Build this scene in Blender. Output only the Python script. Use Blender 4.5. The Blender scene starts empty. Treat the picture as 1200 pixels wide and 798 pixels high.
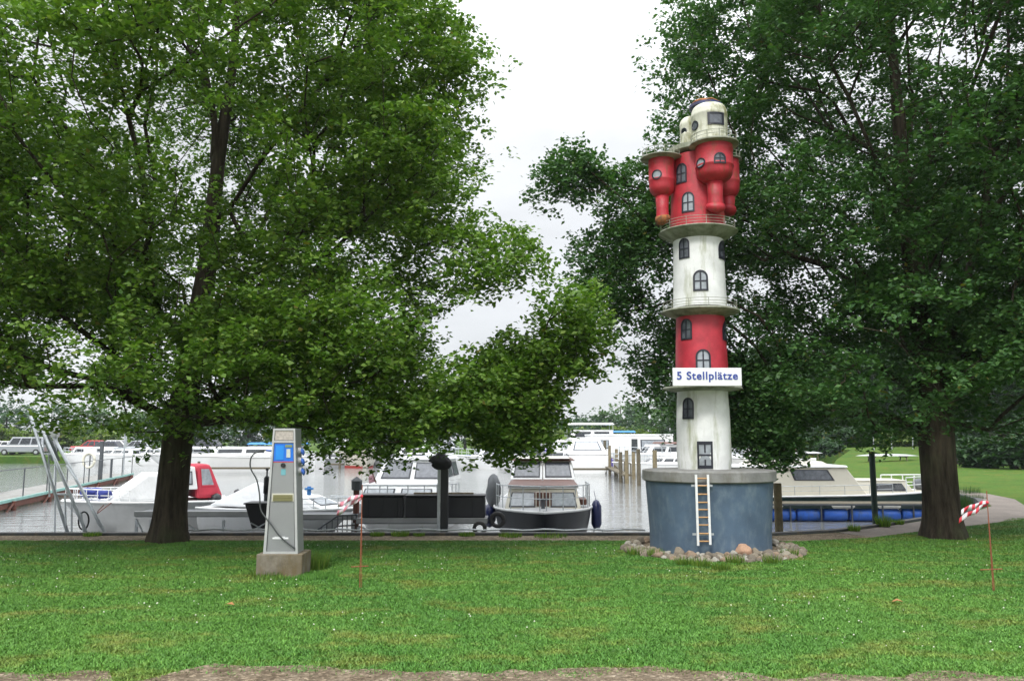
import bpy, bmesh, math, random
import numpy as np
from mathutils import Vector, Matrix, noise, geometry
R = math.radians
random.seed(7); rng = np.random.default_rng(7)
scene = bpy.context.scene
COL = scene.collection

# ------------------------------------------------------------------ camera
EYE = 1.7; FPX = 950.0
PITCH = math.atan(116/FPX)
cam_d = bpy.data.cameras.new('camera'); cam = bpy.data.objects.new('camera', cam_d); COL.objects.link(cam)
cam.location = (0, 0, EYE); cam.rotation_euler = (math.pi/2+PITCH, 0, 0)
cam_d.sensor_width = 36; cam_d.lens = FPX/1200*36; cam_d.clip_start = 0.1; cam_d.clip_end = 3000
scene.camera = cam

# ------------------------------------------------------------------ world and sun (overcast)
SUN_EL, SUN_AZ = R(46), R(198)       # azimuth measured clockwise from +Y
world = bpy.data.worlds.new('World'); scene.world = world; world.use_nodes = True
wn = world.node_tree.nodes; wl = world.node_tree.links; wn.clear()
out = wn.new('ShaderNodeOutputWorld')
sky = wn.new('ShaderNodeTexSky'); sky.sky_type = 'NISHITA'; sky.sun_disc = False
sky.sun_elevation = SUN_EL; sky.sun_rotation = SUN_AZ
bg1 = wn.new('ShaderNodeBackground'); bg1.inputs[1].default_value = 0.10; wl.new(sky.outputs[0], bg1.inputs[0])
tc = wn.new('ShaderNodeTexCoord')
sep = wn.new('ShaderNodeSeparateXYZ'); wl.new(tc.outputs['Generated'], sep.inputs[0])
grad = wn.new('ShaderNodeMapRange'); grad.interpolation_type = 'SMOOTHSTEP'; grad.inputs[1].default_value = 0.28; grad.inputs[2].default_value = 0.95
grad.inputs[3].default_value = 0.70; grad.inputs[4].default_value = 3.1; wl.new(sep.outputs[2], grad.inputs[0])
nz = wn.new('ShaderNodeTexNoise'); nz.inputs['Scale'].default_value = 2.2; nz.inputs['Detail'].default_value = 6; nz.inputs['Roughness'].default_value = .55
mp = wn.new('ShaderNodeMapping'); mp.inputs['Scale'].default_value = (1, 1, 2.2); wl.new(tc.outputs['Generated'], mp.inputs[0]); wl.new(mp.outputs[0], nz.inputs[0])
nr = wn.new('ShaderNodeMapRange'); nr.inputs[1].default_value = .35; nr.inputs[2].default_value = .65
nr.inputs[3].default_value = 0.84; nr.inputs[4].default_value = 1.16; wl.new(nz.outputs[0], nr.inputs[0])
mu = wn.new('ShaderNodeMath'); mu.operation = 'MULTIPLY'; wl.new(grad.outputs[0], mu.inputs[0]); wl.new(nr.outputs[0], mu.inputs[1])
bg2 = wn.new('ShaderNodeBackground'); bg2.inputs[0].default_value = (0.955, 0.975, 1.0, 1); wl.new(mu.outputs[0], bg2.inputs[1])
mixw = wn.new('ShaderNodeMixShader'); mixw.inputs[0].default_value = 0.92
wl.new(bg1.outputs[0], mixw.inputs[1]); wl.new(bg2.outputs[0], mixw.inputs[2]); wl.new(mixw.outputs[0], out.inputs[0])
sd = bpy.data.lights.new('sun', 'SUN'); sd.energy = 1.5; sd.angle = R(12); sd.color = (1, .97, .92)
sun = bpy.data.objects.new('sun', sd); COL.objects.link(sun)
sv = Vector((math.sin(SUN_AZ)*math.cos(SUN_EL), math.cos(SUN_AZ)*math.cos(SUN_EL), math.sin(SUN_EL)))
sun.rotation_euler = sv.to_track_quat('Z', 'Y').to_euler()
vs = scene.view_settings; vs.view_transform = 'Standard'; vs.look = 'None'; vs.gamma = 1; vs.exposure = 0.44
vs.use_curve_mapping = False

# ------------------------------------------------------------------ helpers
cp, sp = math.cos(PITCH), math.sin(PITCH)
def ray(px, py):
    a = (px-600)/FPX; b = (399-py)/FPX
    return Vector((a, cp-b*sp, sp+b*cp))
def at(px, py, Y):
    d = ray(px, py); t = Y/d.y
    return Vector((t*d.x, Y, EYE+t*d.z))
def gnd(px, py, z=0.0):
    d = ray(px, py); t = (z-EYE)/d.z
    return Vector((t*d.x, t*d.y, z))
def xat(px, Y, z=0.0):
    dep = Y*cp+(z-EYE)*sp
    return (px-600)/FPX*dep
def depth(Y, z): return Y*cp+(z-EYE)*sp
def zat(py, Y): return at(600, py, Y).z
WATER = -0.7

def tag(o, label=None, cat=None, group=None, kind=None):
    if label: o['label'] = label
    if cat: o['category'] = cat
    if group: o['group'] = group
    if kind: o['kind'] = kind
    return o
def thing(name, label, cat, loc=(0, 0, 0), rz=0, group=None):
    o = bpy.data.objects.new(name, None); COL.objects.link(o)
    o.location = loc; o.rotation_euler = (0, 0, rz); o.empty_display_size = .2
    return tag(o, label, cat, group)
def dup(root, loc=None, rz=None, label=None, group=None):
    r = root.copy(); COL.objects.link(r)
    if loc is not None: r.location = loc
    if rz is not None: r.rotation_euler = (0, 0, rz)
    if label: r['label'] = label
    if group: r['group'] = group
    def rec(s, p):
        for ch in list(s.children):
            c = ch.copy(); COL.objects.link(c); c.parent = p; rec(ch, c)
    rec(root, r)
    return r

class MB:
    def __init__(s): s.v = []; s.f = []
    def add(s, verts, faces):
        n = len(s.v); s.v += [tuple(q) for q in verts]; s.f += [tuple(i+n for i in f) for f in faces]; return s
    def box(s, c, size, rz=0, M=None):
        hx, hy, hz = size[0]/2, size[1]/2, size[2]/2
        vs_ = [Vector((x, y, z)) for x in (-hx, hx) for y in (-hy, hy) for z in (-hz, hz)]
        rot = M if M is not None else Matrix.Rotation(rz, 3, 'Z')
        vs_ = [rot @ q + Vector(c) for q in vs_]
        return s.add(vs_, [(0,1,3,2),(4,6,7,5),(0,4,5,1),(2,3,7,6),(0,2,6,4),(1,5,7,3)])
    def hexa(s, b, t):     # bottom 4 corners ccw, top 4 corners ccw
        return s.add(list(b)+list(t), [(3,2,1,0),(4,5,6,7),(0,1,5,4),(1,2,6,5),(2,3,7,6),(3,0,4,7)])
    def frustum(s, x0, x1, w0, z0, X0, X1, w1, z1, W0=None, W1=None):
        # w0: half width at bottom (x0 end, x1 end = W0), w1 half width at top (X0 end, X1 end = W1)
        W0 = w0 if W0 is None else W0; W1 = w1 if W1 is None else W1
        b = [(x0,-w0,z0),(x1,-W0,z0),(x1,W0,z0),(x0,w0,z0)]; t = [(X0,-w1,z1),(X1,-W1,z1),(X1,W1,z1),(X0,w1,z1)]
        s.hexa(b, t); return b, t
    def cyl(s, p0, p1, r0, r1=None, n=8, cap=True):
        r1 = r0 if r1 is None else r1
        p0 = Vector(p0); p1 = Vector(p1); d = (p1-p0)
        if d.length < 1e-6: return s
        d.normalize(); u = d.orthogonal().normalized(); w = d.cross(u)
        vs_ = []
        for p, r in ((p0, r0), (p1, r1)):
            for k in range(n):
                a = 2*math.pi*k/n; vs_.append(p+u*(math.cos(a)*r)+w*(math.sin(a)*r))
        fs = [(k, (k+1) % n, n+(k+1) % n, n+k) for k in range(n)]
        if cap: fs += [tuple(reversed(range(n))), tuple(range(n, 2*n))]
        return s.add(vs_, fs)
    def tube(s, pts, r, n=6, closed=False):
        pts = [Vector(p) for p in pts]
        m = len(pts)
        for i in range(m if closed else m-1): s.cyl(pts[i], pts[(i+1) % m], r, r, n, True)
        return s
    def pipe(s, pts, r, n=8):      # continuous tube, r number or list
        pts = [Vector(p) for p in pts]; m = len(pts); vs_ = []; pu = None
        for i, p in enumerate(pts):
            d = (pts[min(i+1, m-1)]-pts[max(i-1, 0)]).normalized()
            u = d.orthogonal().normalized() if pu is None else (pu-d*pu.dot(d)).normalized()
            pu = u; w = d.cross(u); rr = r[i] if isinstance(r, (list, tuple)) else r
            for k in range(n):
                a = 2*math.pi*k/n; vs_.append(p+u*(math.cos(a)*rr)+w*(math.sin(a)*rr))
        fs = [(i*n+k, i*n+(k+1) % n, (i+1)*n+(k+1) % n, (i+1)*n+k) for i in range(m-1) for k in range(n)]
        fs += [tuple(reversed(range(n))), tuple(range((m-1)*n, m*n))]
        return s.add(vs_, fs)
    def lathe(s, prof, c=(0, 0, 0), n=48, a0=0, a1=2*math.pi, cap=True):
        full = abs(a1-a0-2*math.pi) < 1e-6; k = n if full else n+1; vs_ = []
        for r, z in prof:
            for j in range(k):
                a = a0+(a1-a0)*j/n; vs_.append((c[0]+math.cos(a)*r, c[1]+math.sin(a)*r, c[2]+z))
        fs = []
        for i in range(len(prof)-1):
            for j in range(n):
                j2 = (j+1) % k
                fs.append((i*k+j, i*k+j2, (i+1)*k+j2, (i+1)*k+j))
        if cap and full: fs += [tuple(reversed(range(k))), tuple(range((len(prof)-1)*k, len(prof)*k))]
        return s.add(vs_, fs)
    def ball(s, c, r, n=10, m=6, sx=1, sy=1, sz=1):
        prof = [(max(1e-4, math.sin(math.pi*i/m))*r, -math.cos(math.pi*i/m)*r*sz) for i in range(m+1)]
        k = len(s.v); s.lathe(prof, (0, 0, 0), n)
        for i in range(k, len(s.v)):
            x, y, z = s.v[i]; s.v[i] = (x*sx+c[0], y*sy+c[1], z+c[2])
        return s
    def panel(s, q, u0, v0, u1, v1, t=.008):
        # thin slab proud of the quad q (4 corners ccw seen from outside): u along q0->q1, v along q0->q3
        q = [Vector(p) for p in q]
        n = (q[1]-q[0]).cross(q[3]-q[0]).normalized()
        def B(u, v): return (q[0]*(1-u)+q[1]*u)*(1-v)+(q[3]*(1-u)+q[2]*u)*v
        c = [B(u0, v0), B(u1, v0), B(u1, v1), B(u0, v1)]
        return s.hexa([p-n*.004 for p in c], [p+n*t for p in c])
    def build(s, name, m, parent=None, smooth=False, bevel=0, autos=None):
        me = bpy.data.meshes.new(name); me.from_pydata(s.v, [], s.f); me.update()
        if smooth:
            me.polygons.foreach_set('use_smooth', [True]*len(me.polygons))
        if m: me.materials.append(m)
        if smooth and autos is not None:
            bm = bmesh.new(); bm.from_mesh(me)
            for e in bm.edges:
                if len(e.link_faces) == 2 and e.calc_face_angle(0) > R(autos): e.smooth = False
            bm.to_mesh(me); bm.free()
        o = bpy.data.objects.new(name, me); COL.objects.link(o)
        if parent: o.parent = parent
        if bevel:
            b = o.modifiers.new('bevel', 'BEVEL'); b.width = bevel; b.segments = 2; b.limit_method = 'ANGLE'; b.angle_limit = R(35)
        return o

# ------------------------------------------------------------------ materials
def ramp(nt, fac, stops):
    r = nt.nodes.new('ShaderNodeValToRGB'); nt.links.new(fac, r.inputs[0])
    e = r.color_ramp.elements
    while len(e) < len(stops): e.new(.5)
    for i, (p, c) in enumerate(stops): e[i].position = p; e[i].color = (*c, 1) if len(c) == 3 else c
    return r.outputs[0]
def noise_n(nt, scale, detail=4, rough=.55, vec=None, sc=None):
    n = nt.nodes.new('ShaderNodeTexNoise'); n.inputs['Scale'].default_value = scale
    n.inputs['Detail'].default_value = detail; n.inputs['Roughness'].default_value = rough
    if vec is not None:
        if sc:
            m = nt.nodes.new('ShaderNodeMapping'); m.inputs['Scale'].default_value = sc
            nt.links.new(vec, m.inputs[0]); nt.links.new(m.outputs[0], n.inputs[0])
        else: nt.links.new(vec, n.inputs[0])
    return n.outputs[0]
def mixc(nt, fac, a, b, mode='MIX'):
    m = nt.nodes.new('ShaderNodeMix'); m.data_type = 'RGBA'; m.blend_type = mode
    for sock, val in ((m.inputs[0], fac), (m.inputs[6], a), (m.inputs[7], b)):
        if hasattr(val, 'is_linked') or isinstance(val, bpy.types.NodeSocket): nt.links.new(val, sock)
        elif isinstance(val, (int, float)): sock.default_value = val
        else: sock.default_value = (*val, 1)
    return m.outputs[2]
def bumpn(nt, h, strength, dist, bsdf):
    b = nt.nodes.new('ShaderNodeBump'); b.inputs['Strength'].default_value = strength; b.inputs['Distance'].default_value = dist
    nt.links.new(h, b.inputs['Height']); nt.links.new(b.outputs[0], bsdf.inputs['Normal'])
def mat(name, col, rough=.5, metal=0, var=.15, vscale=3, dirt=None, dscale=(1.5, 1.5, .5), damt=(.5, .7), bump=0, bscale=40, bdist=.01, spec=.5):
    m = bpy.data.materials.new(name); m.use_nodes = True; nt = m.node_tree; b = nt.nodes['Principled BSDF']
    t = nt.nodes.new('ShaderNodeTexCoord'); o = t.outputs['Object']
    n = noise_n(nt, vscale, 5, .6, o)
    c = ramp(nt, n, [(.3, tuple(x*(1-var) for x in col)), (.7, tuple(min(1, x*(1+var)) for x in col))])
    if dirt:
        dn = noise_n(nt, 3, 6, .65, o, dscale)
        f = ramp(nt, dn, [(damt[0], (0, 0, 0)), (damt[1], (1, 1, 1))])
        c = mixc(nt, f, c, dirt)
    nt.links.new(c, b.inputs['Base Color']); b.inputs['Roughness'].default_value = rough; b.inputs['Metallic'].default_value = metal
    b.inputs['Specular IOR Level'].default_value = spec
    if bump: bumpn(nt, noise_n(nt, bscale, 4, .6, o), bump, bdist, b)
    return m
M = {}
M['white_wall'] = mat('white_wall', (.74, .75, .74), .6, dirt=(.27, .29, .15), dscale=(1.8, 1.8, .30), damt=(.52, .74), bump=.15, bscale=30)
M['white_mossy'] = mat('white_mossy', (.66, .66, .56), .7, dirt=(.24, .24, .11), dscale=(2.5, 2.5, 1.0), damt=(.46, .66), bump=.3, bscale=25)
M['red_wall'] = mat('red_wall', (.44, .030, .048), .5, var=.22, vscale=6, dirt=(.24, .05, .04), dscale=(2.5, 2.5, .5), damt=(.55, .78), bump=.15, bscale=30)
M['red_rough'] = mat('red_rough', (.42, .026, .040), .5, var=.22, vscale=7, dirt=(.20, .06, .03), dscale=(3, 3, .9), damt=(.53, .70), bump=.45, bscale=22)
M['orange_rust'] = mat('orange_rust', (.36, .13, .04), .9, var=.4, vscale=9, dirt=(.12, .06, .03), dscale=(6, 6, 6), damt=(.42, .6), bump=.5, bscale=15)
M['rim'] = mat('rim', (.34, .35, .29), .75, dirt=(.13, .145, .09), damt=(.40, .65), bump=.2)
M['blue_drum'] = mat('blue_drum', (.070, .112, .165), .7, var=.2, vscale=2.5, dirt=(.13, .18, .22), dscale=(2.5, 2.5, 1.2), damt=(.48, .72), bump=.4, bscale=60, bdist=.004)
M['concrete'] = mat('concrete', (.21, .21, .20), .85, var=.25, vscale=4, dirt=(.12, .11, .08), damt=(.5, .75), bump=.4, bscale=30)
M['conc_block'] = mat('conc_block', (.17, .15, .115), .9, var=.3, vscale=9, dirt=(.13, .10, .05), damt=(.42, .6), bump=.6, bscale=25)
M['frame_dark'] = mat('frame_dark', (.018, .02, .03), .4)
M['glass'] = mat('glass', (.10, .11, .13), .12, var=.4, vscale=9, spec=.8)
M['glass_dark'] = mat('glass_dark', (.02, .025, .03), .08, var=.3, spec=.8)
M['glass_pale'] = mat('glass_pale', (.30, .33, .36), .15, var=.3, vscale=6, spec=.8)
M['sign_white'] = mat('sign_white', (.78, .79, .80), .4, var=.05)
M['sign_blue'] = mat('sign_blue', (.03, .06, .30), .5)
M['wood_rung'] = mat('wood_rung', (.42, .24, .10), .7)
M['white_paint'] = mat('white_paint', (.72, .73, .73), .5, dirt=(.4, .38, .33), damt=(.6, .8))
M['steel'] = mat('steel', (.30, .31, .31), .42, metal=.6, var=.15, vscale=2)
M['steel_dark'] = mat('steel_dark', (.10, .11, .12), .5, metal=.5, dirt=(.10, .07, .05), damt=(.55, .7))
M['panel_grey'] = mat('panel_grey', (.33, .34, .345), .4, metal=.45, var=.08, vscale=2, dirt=(.2, .2, .19), damt=(.6, .85))
M['coping_dark'] = mat('coping_dark', (.05, .053, .055), .7, var=.3, dirt=(.10, .08, .05), damt=(.5, .7))
M['galv'] = mat('galv', (.45, .48, .50), .45, metal=.5, var=.2, vscale=6)
M['black_plastic'] = mat('black_plastic', (.014, .015, .018), .45, var=.3)
M['black_cloth'] = mat('black_cloth', (.012, .012, .014), .85, bump=.5, bscale=12, bdist=.03)
M['cable'] = mat('cable', (.05, .055, .055), .5)
M['blue_disp'] = mat('blue_disp', (.02, .16, .62), .3, var=.1)
M['teal_logo'] = mat('teal_logo', (.15, .38, .42), .4)
M['green_lcd'] = mat('green_lcd', (.20, .25, .13), .2)
M['brass_flap'] = mat('brass_flap', (.22, .21, .10), .35, metal=.3)
M['speckle'] = mat('speckle', (.42, .38, .34), .7, var=.3, vscale=30)
M['socket_blue'] = mat('socket_blue', (.04, .12, .45), .4)
M['gel_white'] = mat('gel_white', (.76, .77, .77), .22, var=.04, vscale=1, dirt=(.55, .55, .5), damt=(.62, .85))
M['gel_cream'] = mat('gel_cream', (.60, .57, .48), .3, var=.05, vscale=1, dirt=(.48, .44, .34), damt=(.58, .8))
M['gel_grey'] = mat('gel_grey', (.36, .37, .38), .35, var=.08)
M['hull_navy'] = mat('hull_navy', (.008, .010, .017), .38, var=.3, spec=.25)
M['hull_green'] = mat('hull_green', (.015, .045, .04), .3)
M['hull_blue'] = mat('hull_blue', (.02, .09, .42), .3)
M['hull_red'] = mat('hull_red', (.42, .04, .03), .5)
M['varnish'] = mat('varnish', (.10, .036, .022), .5, var=.25, vscale=8)
M['canvas_red'] = mat('canvas_red', (.45, .03, .055), .75, bump=.3, bscale=8)
M['canvas_blue'] = mat('canvas_blue', (.025, .04, .22), .8, bump=.4, bscale=10, bdist=.03)
M['canvas_sky'] = mat('canvas_sky', (.04, .20, .50), .7)
M['canvas_purple'] = mat('canvas_purple', (.12, .10, .32), .8)
M['canvas_grey'] = mat('canvas_grey', (.14, .15, .16), .85, bump=.5, bscale=9, bdist=.04)
M['canvas_white'] = mat('canvas_white', (.60, .61, .62), .7, var=.05, vscale=2, bump=.5, bscale=1.6, bdist=.10)
M['canvas_pink'] = mat('canvas_pink', (.45, .25, .28), .8)
M['float_blue'] = mat('float_blue', (.03, .13, .55), .4, dirt=(.05, .10, .22), damt=(.5, .7))
M['fender_navy'] = mat('fender_navy', (.012, .018, .075), .35)
M['fender_white'] = mat('fender_white', (.6, .6, .55), .5)
M['rubber'] = mat('rubber', (.02, .02, .02), .8)
M['post_wood'] = mat('post_wood', (.19, .155, .09), .9, var=.3, vscale=8, dirt=(.09, .08, .05), dscale=(3, 3, .6), damt=(.5, .7), bump=.6)
M['post_dark'] = mat('post_dark', (.10, .085, .055), .9, var=.3, vscale=8, bump=.6)
M['post_green'] = mat('post_green', (.012, .035, .028), .6)
M['rust'] = mat('rust', (.13, .045, .03), .8, dirt=(.07, .04, .03), damt=(.5, .7))
M['stake_rust'] = mat('stake_rust', (.24, .075, .035), .8)
M['tape_red'] = mat('tape_red', (.62, .04, .06), .4)
M['tape_white'] = mat('tape_white', (.75, .72, .75), .4)
M['teal_edge'] = mat('teal_edge', (.22, .42, .38), .6)
M['asphalt'] = mat('asphalt', (.06, .06, .06), .9)
M['car_white'] = mat('car_white', (.7, .7, .7), .25, var=.03)
M['car_red'] = mat('car_red', (.45, .02, .02), .25, var=.03)
M['car_dark'] = mat('car_dark', (.02, .025, .045), .2, var=.05)
M['car_silver'] = mat('car_silver', (.35, .37, .4), .3, metal=.5, var=.03)
M['brick'] = mat('brick', (.22, .09, .06), .85, var=.3, vscale=6)
M['roof_tile'] = mat('roof_tile', (.14, .06, .045), .85, var=.3)
M['log'] = mat('log', (.045, .034, .026), .9, var=.4, vscale=7, bump=.6, bscale=12)
M['dark_boards'] = mat('dark_boards', (.03, .025, .02), .9, var=.4, vscale=6)

def bark_mat(name, col):
    m = bpy.data.materials.new(name); m.use_nodes = True; nt = m.node_tree; b = nt.nodes['Principled BSDF']
    t = nt.nodes.new('ShaderNodeTexCoord').outputs['Object']
    n1 = noise_n(nt, 9, 6, .65, t, (1.4, 1.4, .22)); n2 = noise_n(nt, 1.6, 3, .6, t)
    c = ramp(nt, n1, [(.35, tuple(x*.45 for x in col)), (.65, tuple(x*1.5 for x in col))])
    c = mixc(nt, ramp(nt, n2, [(.5, (0, 0, 0)), (.75, (.6, .6, .6))]), c, (.05, .07, .03))
    nt.links.new(c, b.inputs['Base Color']); b.inputs['Roughness'].default_value = .95; b.inputs['Specular IOR Level'].default_value = .15
    bumpn(nt, n1, 1.0, .06, b)
    return m
M['bark'] = bark_mat('bark', (.050, .041, .029))
M['bark_far'] = bark_mat('bark_far', (.06, .05, .04))
def leaf_mat(name, dark, mid, light, trans=.36, yellow=(.16, .15, .03)):
    m = bpy.data.materials.new(name); m.use_nodes = True; nt = m.node_tree
    for n in list(nt.nodes): nt.nodes.remove(n)
    o = nt.nodes.new('ShaderNodeOutputMaterial')
    at_ = nt.nodes.new('ShaderNodeAttribute'); at_.attribute_name = 'tone'
    c = ramp(nt, at_.outputs['Fac'], [(0, dark), (.45, mid), (.9, light), (1, yellow)])
    ps = nt.nodes.new('ShaderNodeBsdfPrincipled'); nt.links.new(c, ps.inputs['Base Color']); ps.inputs['Roughness'].default_value = .5
    ps.inputs['Specular IOR Level'].default_value = .28
    tr = nt.nodes.new('ShaderNodeBsdfTranslucent'); nt.links.new(mixc(nt, 1, c, (1.0, 1.25, .45), 'MULTIPLY'), tr.inputs[0])
    mx = nt.nodes.new('ShaderNodeMixShader'); mx.inputs[0].default_value = trans
    nt.links.new(ps.outputs[0], mx.inputs[1]); nt.links.new(tr.outputs[0], mx.inputs[2]); nt.links.new(mx.outputs[0], o.inputs[0])
    return m
M['leaf_left'] = leaf_mat('leaf_left', (.045, .105, .018), (.112, .205, .030), (.20, .29, .055))
M['leaf_right'] = leaf_mat('leaf_right', (.026, .074, .024), (.058, .138, .038), (.10, .19, .052), trans=.28)
M['leaf_far'] = leaf_mat('leaf_far', (.04, .09, .03), (.07, .14, .045), (.11, .19, .05))
M['leaf_olive'] = leaf_mat('leaf_olive', (.07, .12, .025), (.12, .18, .03), (.17, .23, .04))
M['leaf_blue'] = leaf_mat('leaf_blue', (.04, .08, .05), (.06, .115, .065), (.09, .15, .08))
M['leaf_dark'] = leaf_mat('leaf_dark', (.018, .045, .018), (.03, .075, .028), (.055, .115, .035))

def ground_grass():
    m = bpy.data.materials.new('lawn'); m.use_nodes = True; nt = m.node_tree; b = nt.nodes['Principled BSDF']
    t = nt.nodes.new('ShaderNodeTexCoord').outputs['Object']
    c = grass_col(nt, t)
    fine = noise_n(nt, 60, 4, .7, t); c = mixc(nt, 1, c, ramp(nt, fine, [(.3, (.60, .42, .38)), (.7, (1.25, .84, .75))]), 'MULTIPLY')
    nt.links.new(c, b.inputs['Base Color']); b.inputs['Roughness'].default_value = .9; b.inputs['Specular IOR Level'].default_value = .1
    bumpn(nt, fine, .8, .03, b)
    return m
def grass_col(nt, t):
    n1 = noise_n(nt, .35, 4, .6, t); n2 = noise_n(nt, 1.1, 5, .65, t, (1, 1.7, 1)); n3 = noise_n(nt, 7, 4, .6, t)
    c = ramp(nt, n1, [(.35, (.050, .165, .028)), (.65, (.075, .205, .034))])
    c = mixc(nt, ramp(nt, n2, [(.50, (0, 0, 0)), (.70, (.8, .8, .8))]), c, (.15, .19, .045))
    c = mixc(nt, 1, c, ramp(nt, n3, [(.3, (.72, .78, .72)), (.7, (1.2, 1.16, 1.15))]), 'MULTIPLY')
    return c
M['lawn'] = ground_grass()
def grass_blade_mat():
    m = bpy.data.materials.new('grass_blade'); m.use_nodes = True; nt = m.node_tree; b = nt.nodes['Principled BSDF']
    t = nt.nodes.new('ShaderNodeTexCoord').outputs['Object']
    a = nt.nodes.new('ShaderNodeAttribute'); a.attribute_name = 'tone'
    c = mixc(nt, 1, grass_col(nt, t), ramp(nt, a.outputs['Fac'], [(0, (1.1, .96, .90)), (.85, (1.72, 1.38, 1.30)), (1, (2.3, 1.7, 1.5))]), 'MULTIPLY')
    nt.links.new(c, b.inputs['Base Color']); b.inputs['Roughness'].default_value = .55; b.inputs['Specular IOR Level'].default_value = .3
    return m
M['grass_blade'] = grass_blade_mat()
def soil_mat(name, c1, c2, c3):
    m = bpy.data.materials.new(name); m.use_nodes = True; nt = m.node_tree; b = nt.nodes['Principled BSDF']
    t = nt.nodes.new('ShaderNodeTexCoord').outputs['Object']
    n = noise_n(nt, 3, 6, .7, t); v = nt.nodes.new('ShaderNodeTexVoronoi'); v.inputs['Scale'].default_value = 42; nt.links.new(t, v.inputs[0])
    c = ramp(nt, n, [(.3, c1), (.55, c2), (.75, c3)])
    sx_ = nt.nodes.new('ShaderNodeSeparateColor'); nt.links.new(v.outputs['Color'], sx_.inputs[0])
    c = mixc(nt, 1, c, ramp(nt, sx_.outputs[0], [(0, (.55, .53, .5)), (.8, (1.05, 1.03, 1)), (1, (1.7, 1.7, 1.65))]), 'MULTIPLY')
    nt.links.new(c, b.inputs['Base Color']); b.inputs['Roughness'].default_value = .95; b.inputs['Specular IOR Level'].default_value = .1
    bumpn(nt, v.outputs['Distance'], .7, .02, b)
    return m
M['gravel'] = soil_mat('gravel', (.10, .075, .05), (.185, .15, .11), (.29, .25, .20))
M['dirt_strip'] = soil_mat('dirt_strip', (.14, .11, .08), (.24, .20, .15), (.30, .26, .19))
def brick_path():
    m = bpy.data.materials.new('brick_path'); m.use_nodes = True; nt = m.node_tree; b = nt.nodes['Principled BSDF']
    t = nt.nodes.new('ShaderNodeTexCoord').outputs['Object']
    br = nt.nodes.new('ShaderNodeTexBrick'); br.inputs['Scale'].default_value = 5; nt.links.new(t, br.inputs[0])
    br.inputs['Color1'].default_value = (.25, .20, .18, 1); br.inputs['Color2'].default_value = (.19, .155, .14, 1); br.inputs['Mortar'].default_value = (.10, .10, .07, 1)
    br.inputs['Mortar Size'].default_value = .03
    c = mixc(nt, 1, br.outputs[0], ramp(nt, noise_n(nt, 1.3, 5, .6, t), [(.3, (.75, .75, .72)), (.7, (1.1, 1.1, 1.1))]), 'MULTIPLY')
    nt.links.new(c, b.inputs['Base Color']); b.inputs['Roughness'].default_value = .9
    return m
M['brick_path'] = brick_path()
def water_mat():
    m = bpy.data.materials.new('water'); m.use_nodes = True; nt = m.node_tree; b = nt.nodes['Principled BSDF']
    b.inputs['Base Color'].default_value = (.19, .20, .20, 1); b.inputs['Roughness'].default_value = .04; b.inputs['IOR'].default_value = 2.0
    t = nt.nodes.new('ShaderNodeTexCoord').outputs['Object']
    n1 = noise_n(nt, .9, 4, .5, t, (1, 2.2, 1)); n2 = noise_n(nt, 4, 3, .5, t, (1, 2.4, 1))
    ad = nt.nodes.new('ShaderNodeMath'); ad.operation = 'MULTIPLY_ADD'; nt.links.new(n2, ad.inputs[0]); ad.inputs[1].default_value = .3; nt.links.new(n1, ad.inputs[2])
    bumpn(nt, ad.outputs[0], .35, .10, b)
    return m
M['water'] = water_mat()
def stone_mat(i, col):
    return mat('stone_%d' % i, col, .9, var=.3, vscale=12, dirt=(.12, .13, .06), dscale=(6, 6, 6), damt=(.52, .7), bump=.5, bscale=30)

# ------------------------------------------------------------------ ground
BASIN = [(-90, 14.9), (3.2, 14.9), (4.6, 14.85), (5.9, 15.35), (7.4, 16.5), (9.2, 18.1), (10.8, 19.6), (12.2, 21.3), (13.2, 23.4), (13.9, 26.0),
         (14.2, 29), (14.6, 34), (17, 44), (23, 58), (29, 70), (30, 80), (12, 82), (-20, 82), (-60, 83), (-90, 84)]
def sm(a, b, x):
    t = min(1, max(0, (x-a)/(b-a))); return t*t*(3-2*t)
def height(x, y):
    h = sm(28, 75, y)*0.9*sm(12, 26, x-(y-30)*.15) + sm(84, 100, y)*.35*(1-sm(10, 30, x))
    h += sm(20, 60, x)*sm(20, 50, y)*.6
    return h
def build_ground():
    pts = [Vector(p) for p in BASIN]; nb = len(pts)
    outer = [(-700, -60), (700, -60), (700, 1000), (-700, 1000)]
    o0 = len(pts); pts += [Vector(p) for p in outer]
    for y in [-20, 0, 8, 12] + list(range(16, 140, 6)) + [160, 200, 300, 600, 900]:
        for x in [-500, -300, -150, -110] + list(range(-100, 0, 12)) + list(range(0, 100, 5)) + [120, 200, 400, 600]:
            if 14 < y < 86 and x < 31:
                # keep points off the basin edge
                if x < 12 or geometry.intersect_point_line(Vector((x, y, 0)), Vector((14, 26, 0)), Vector((29, 70, 0)))[0].x+1.5 > x: continue
            pts.append(Vector((x, y)))
    edges = [(i, (i+1) % nb) for i in range(nb)]+[(o0+i, o0+(i+1) % 4) for i in range(4)]
    v, e, f, *_ = geometry.delaunay_2d_cdt(pts, edges, [], 0, 1e-5)
    def inside(x, y):
        c = False; j = nb-1
        for i in range(nb):
            xi, yi = BASIN[i]; xj, yj = BASIN[j]
            if (yi > y) != (yj > y) and x < (xj-xi)*(y-yi)/(yj-yi)+xi: c = not c
            j = i
        return c
    mb = MB(); mb.v = [(p.x, p.y, height(p.x, p.y)) for p in v]
    for t in f:
        cx = sum(v[i].x for i in t)/len(t); cy = sum(v[i].y for i in t)/len(t)
        if not inside(cx, cy): mb.f.append(tuple(t))
    o = mb.build('lawn', M['lawn'], smooth=True); tag(o, kind='structure')
build_ground()
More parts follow.
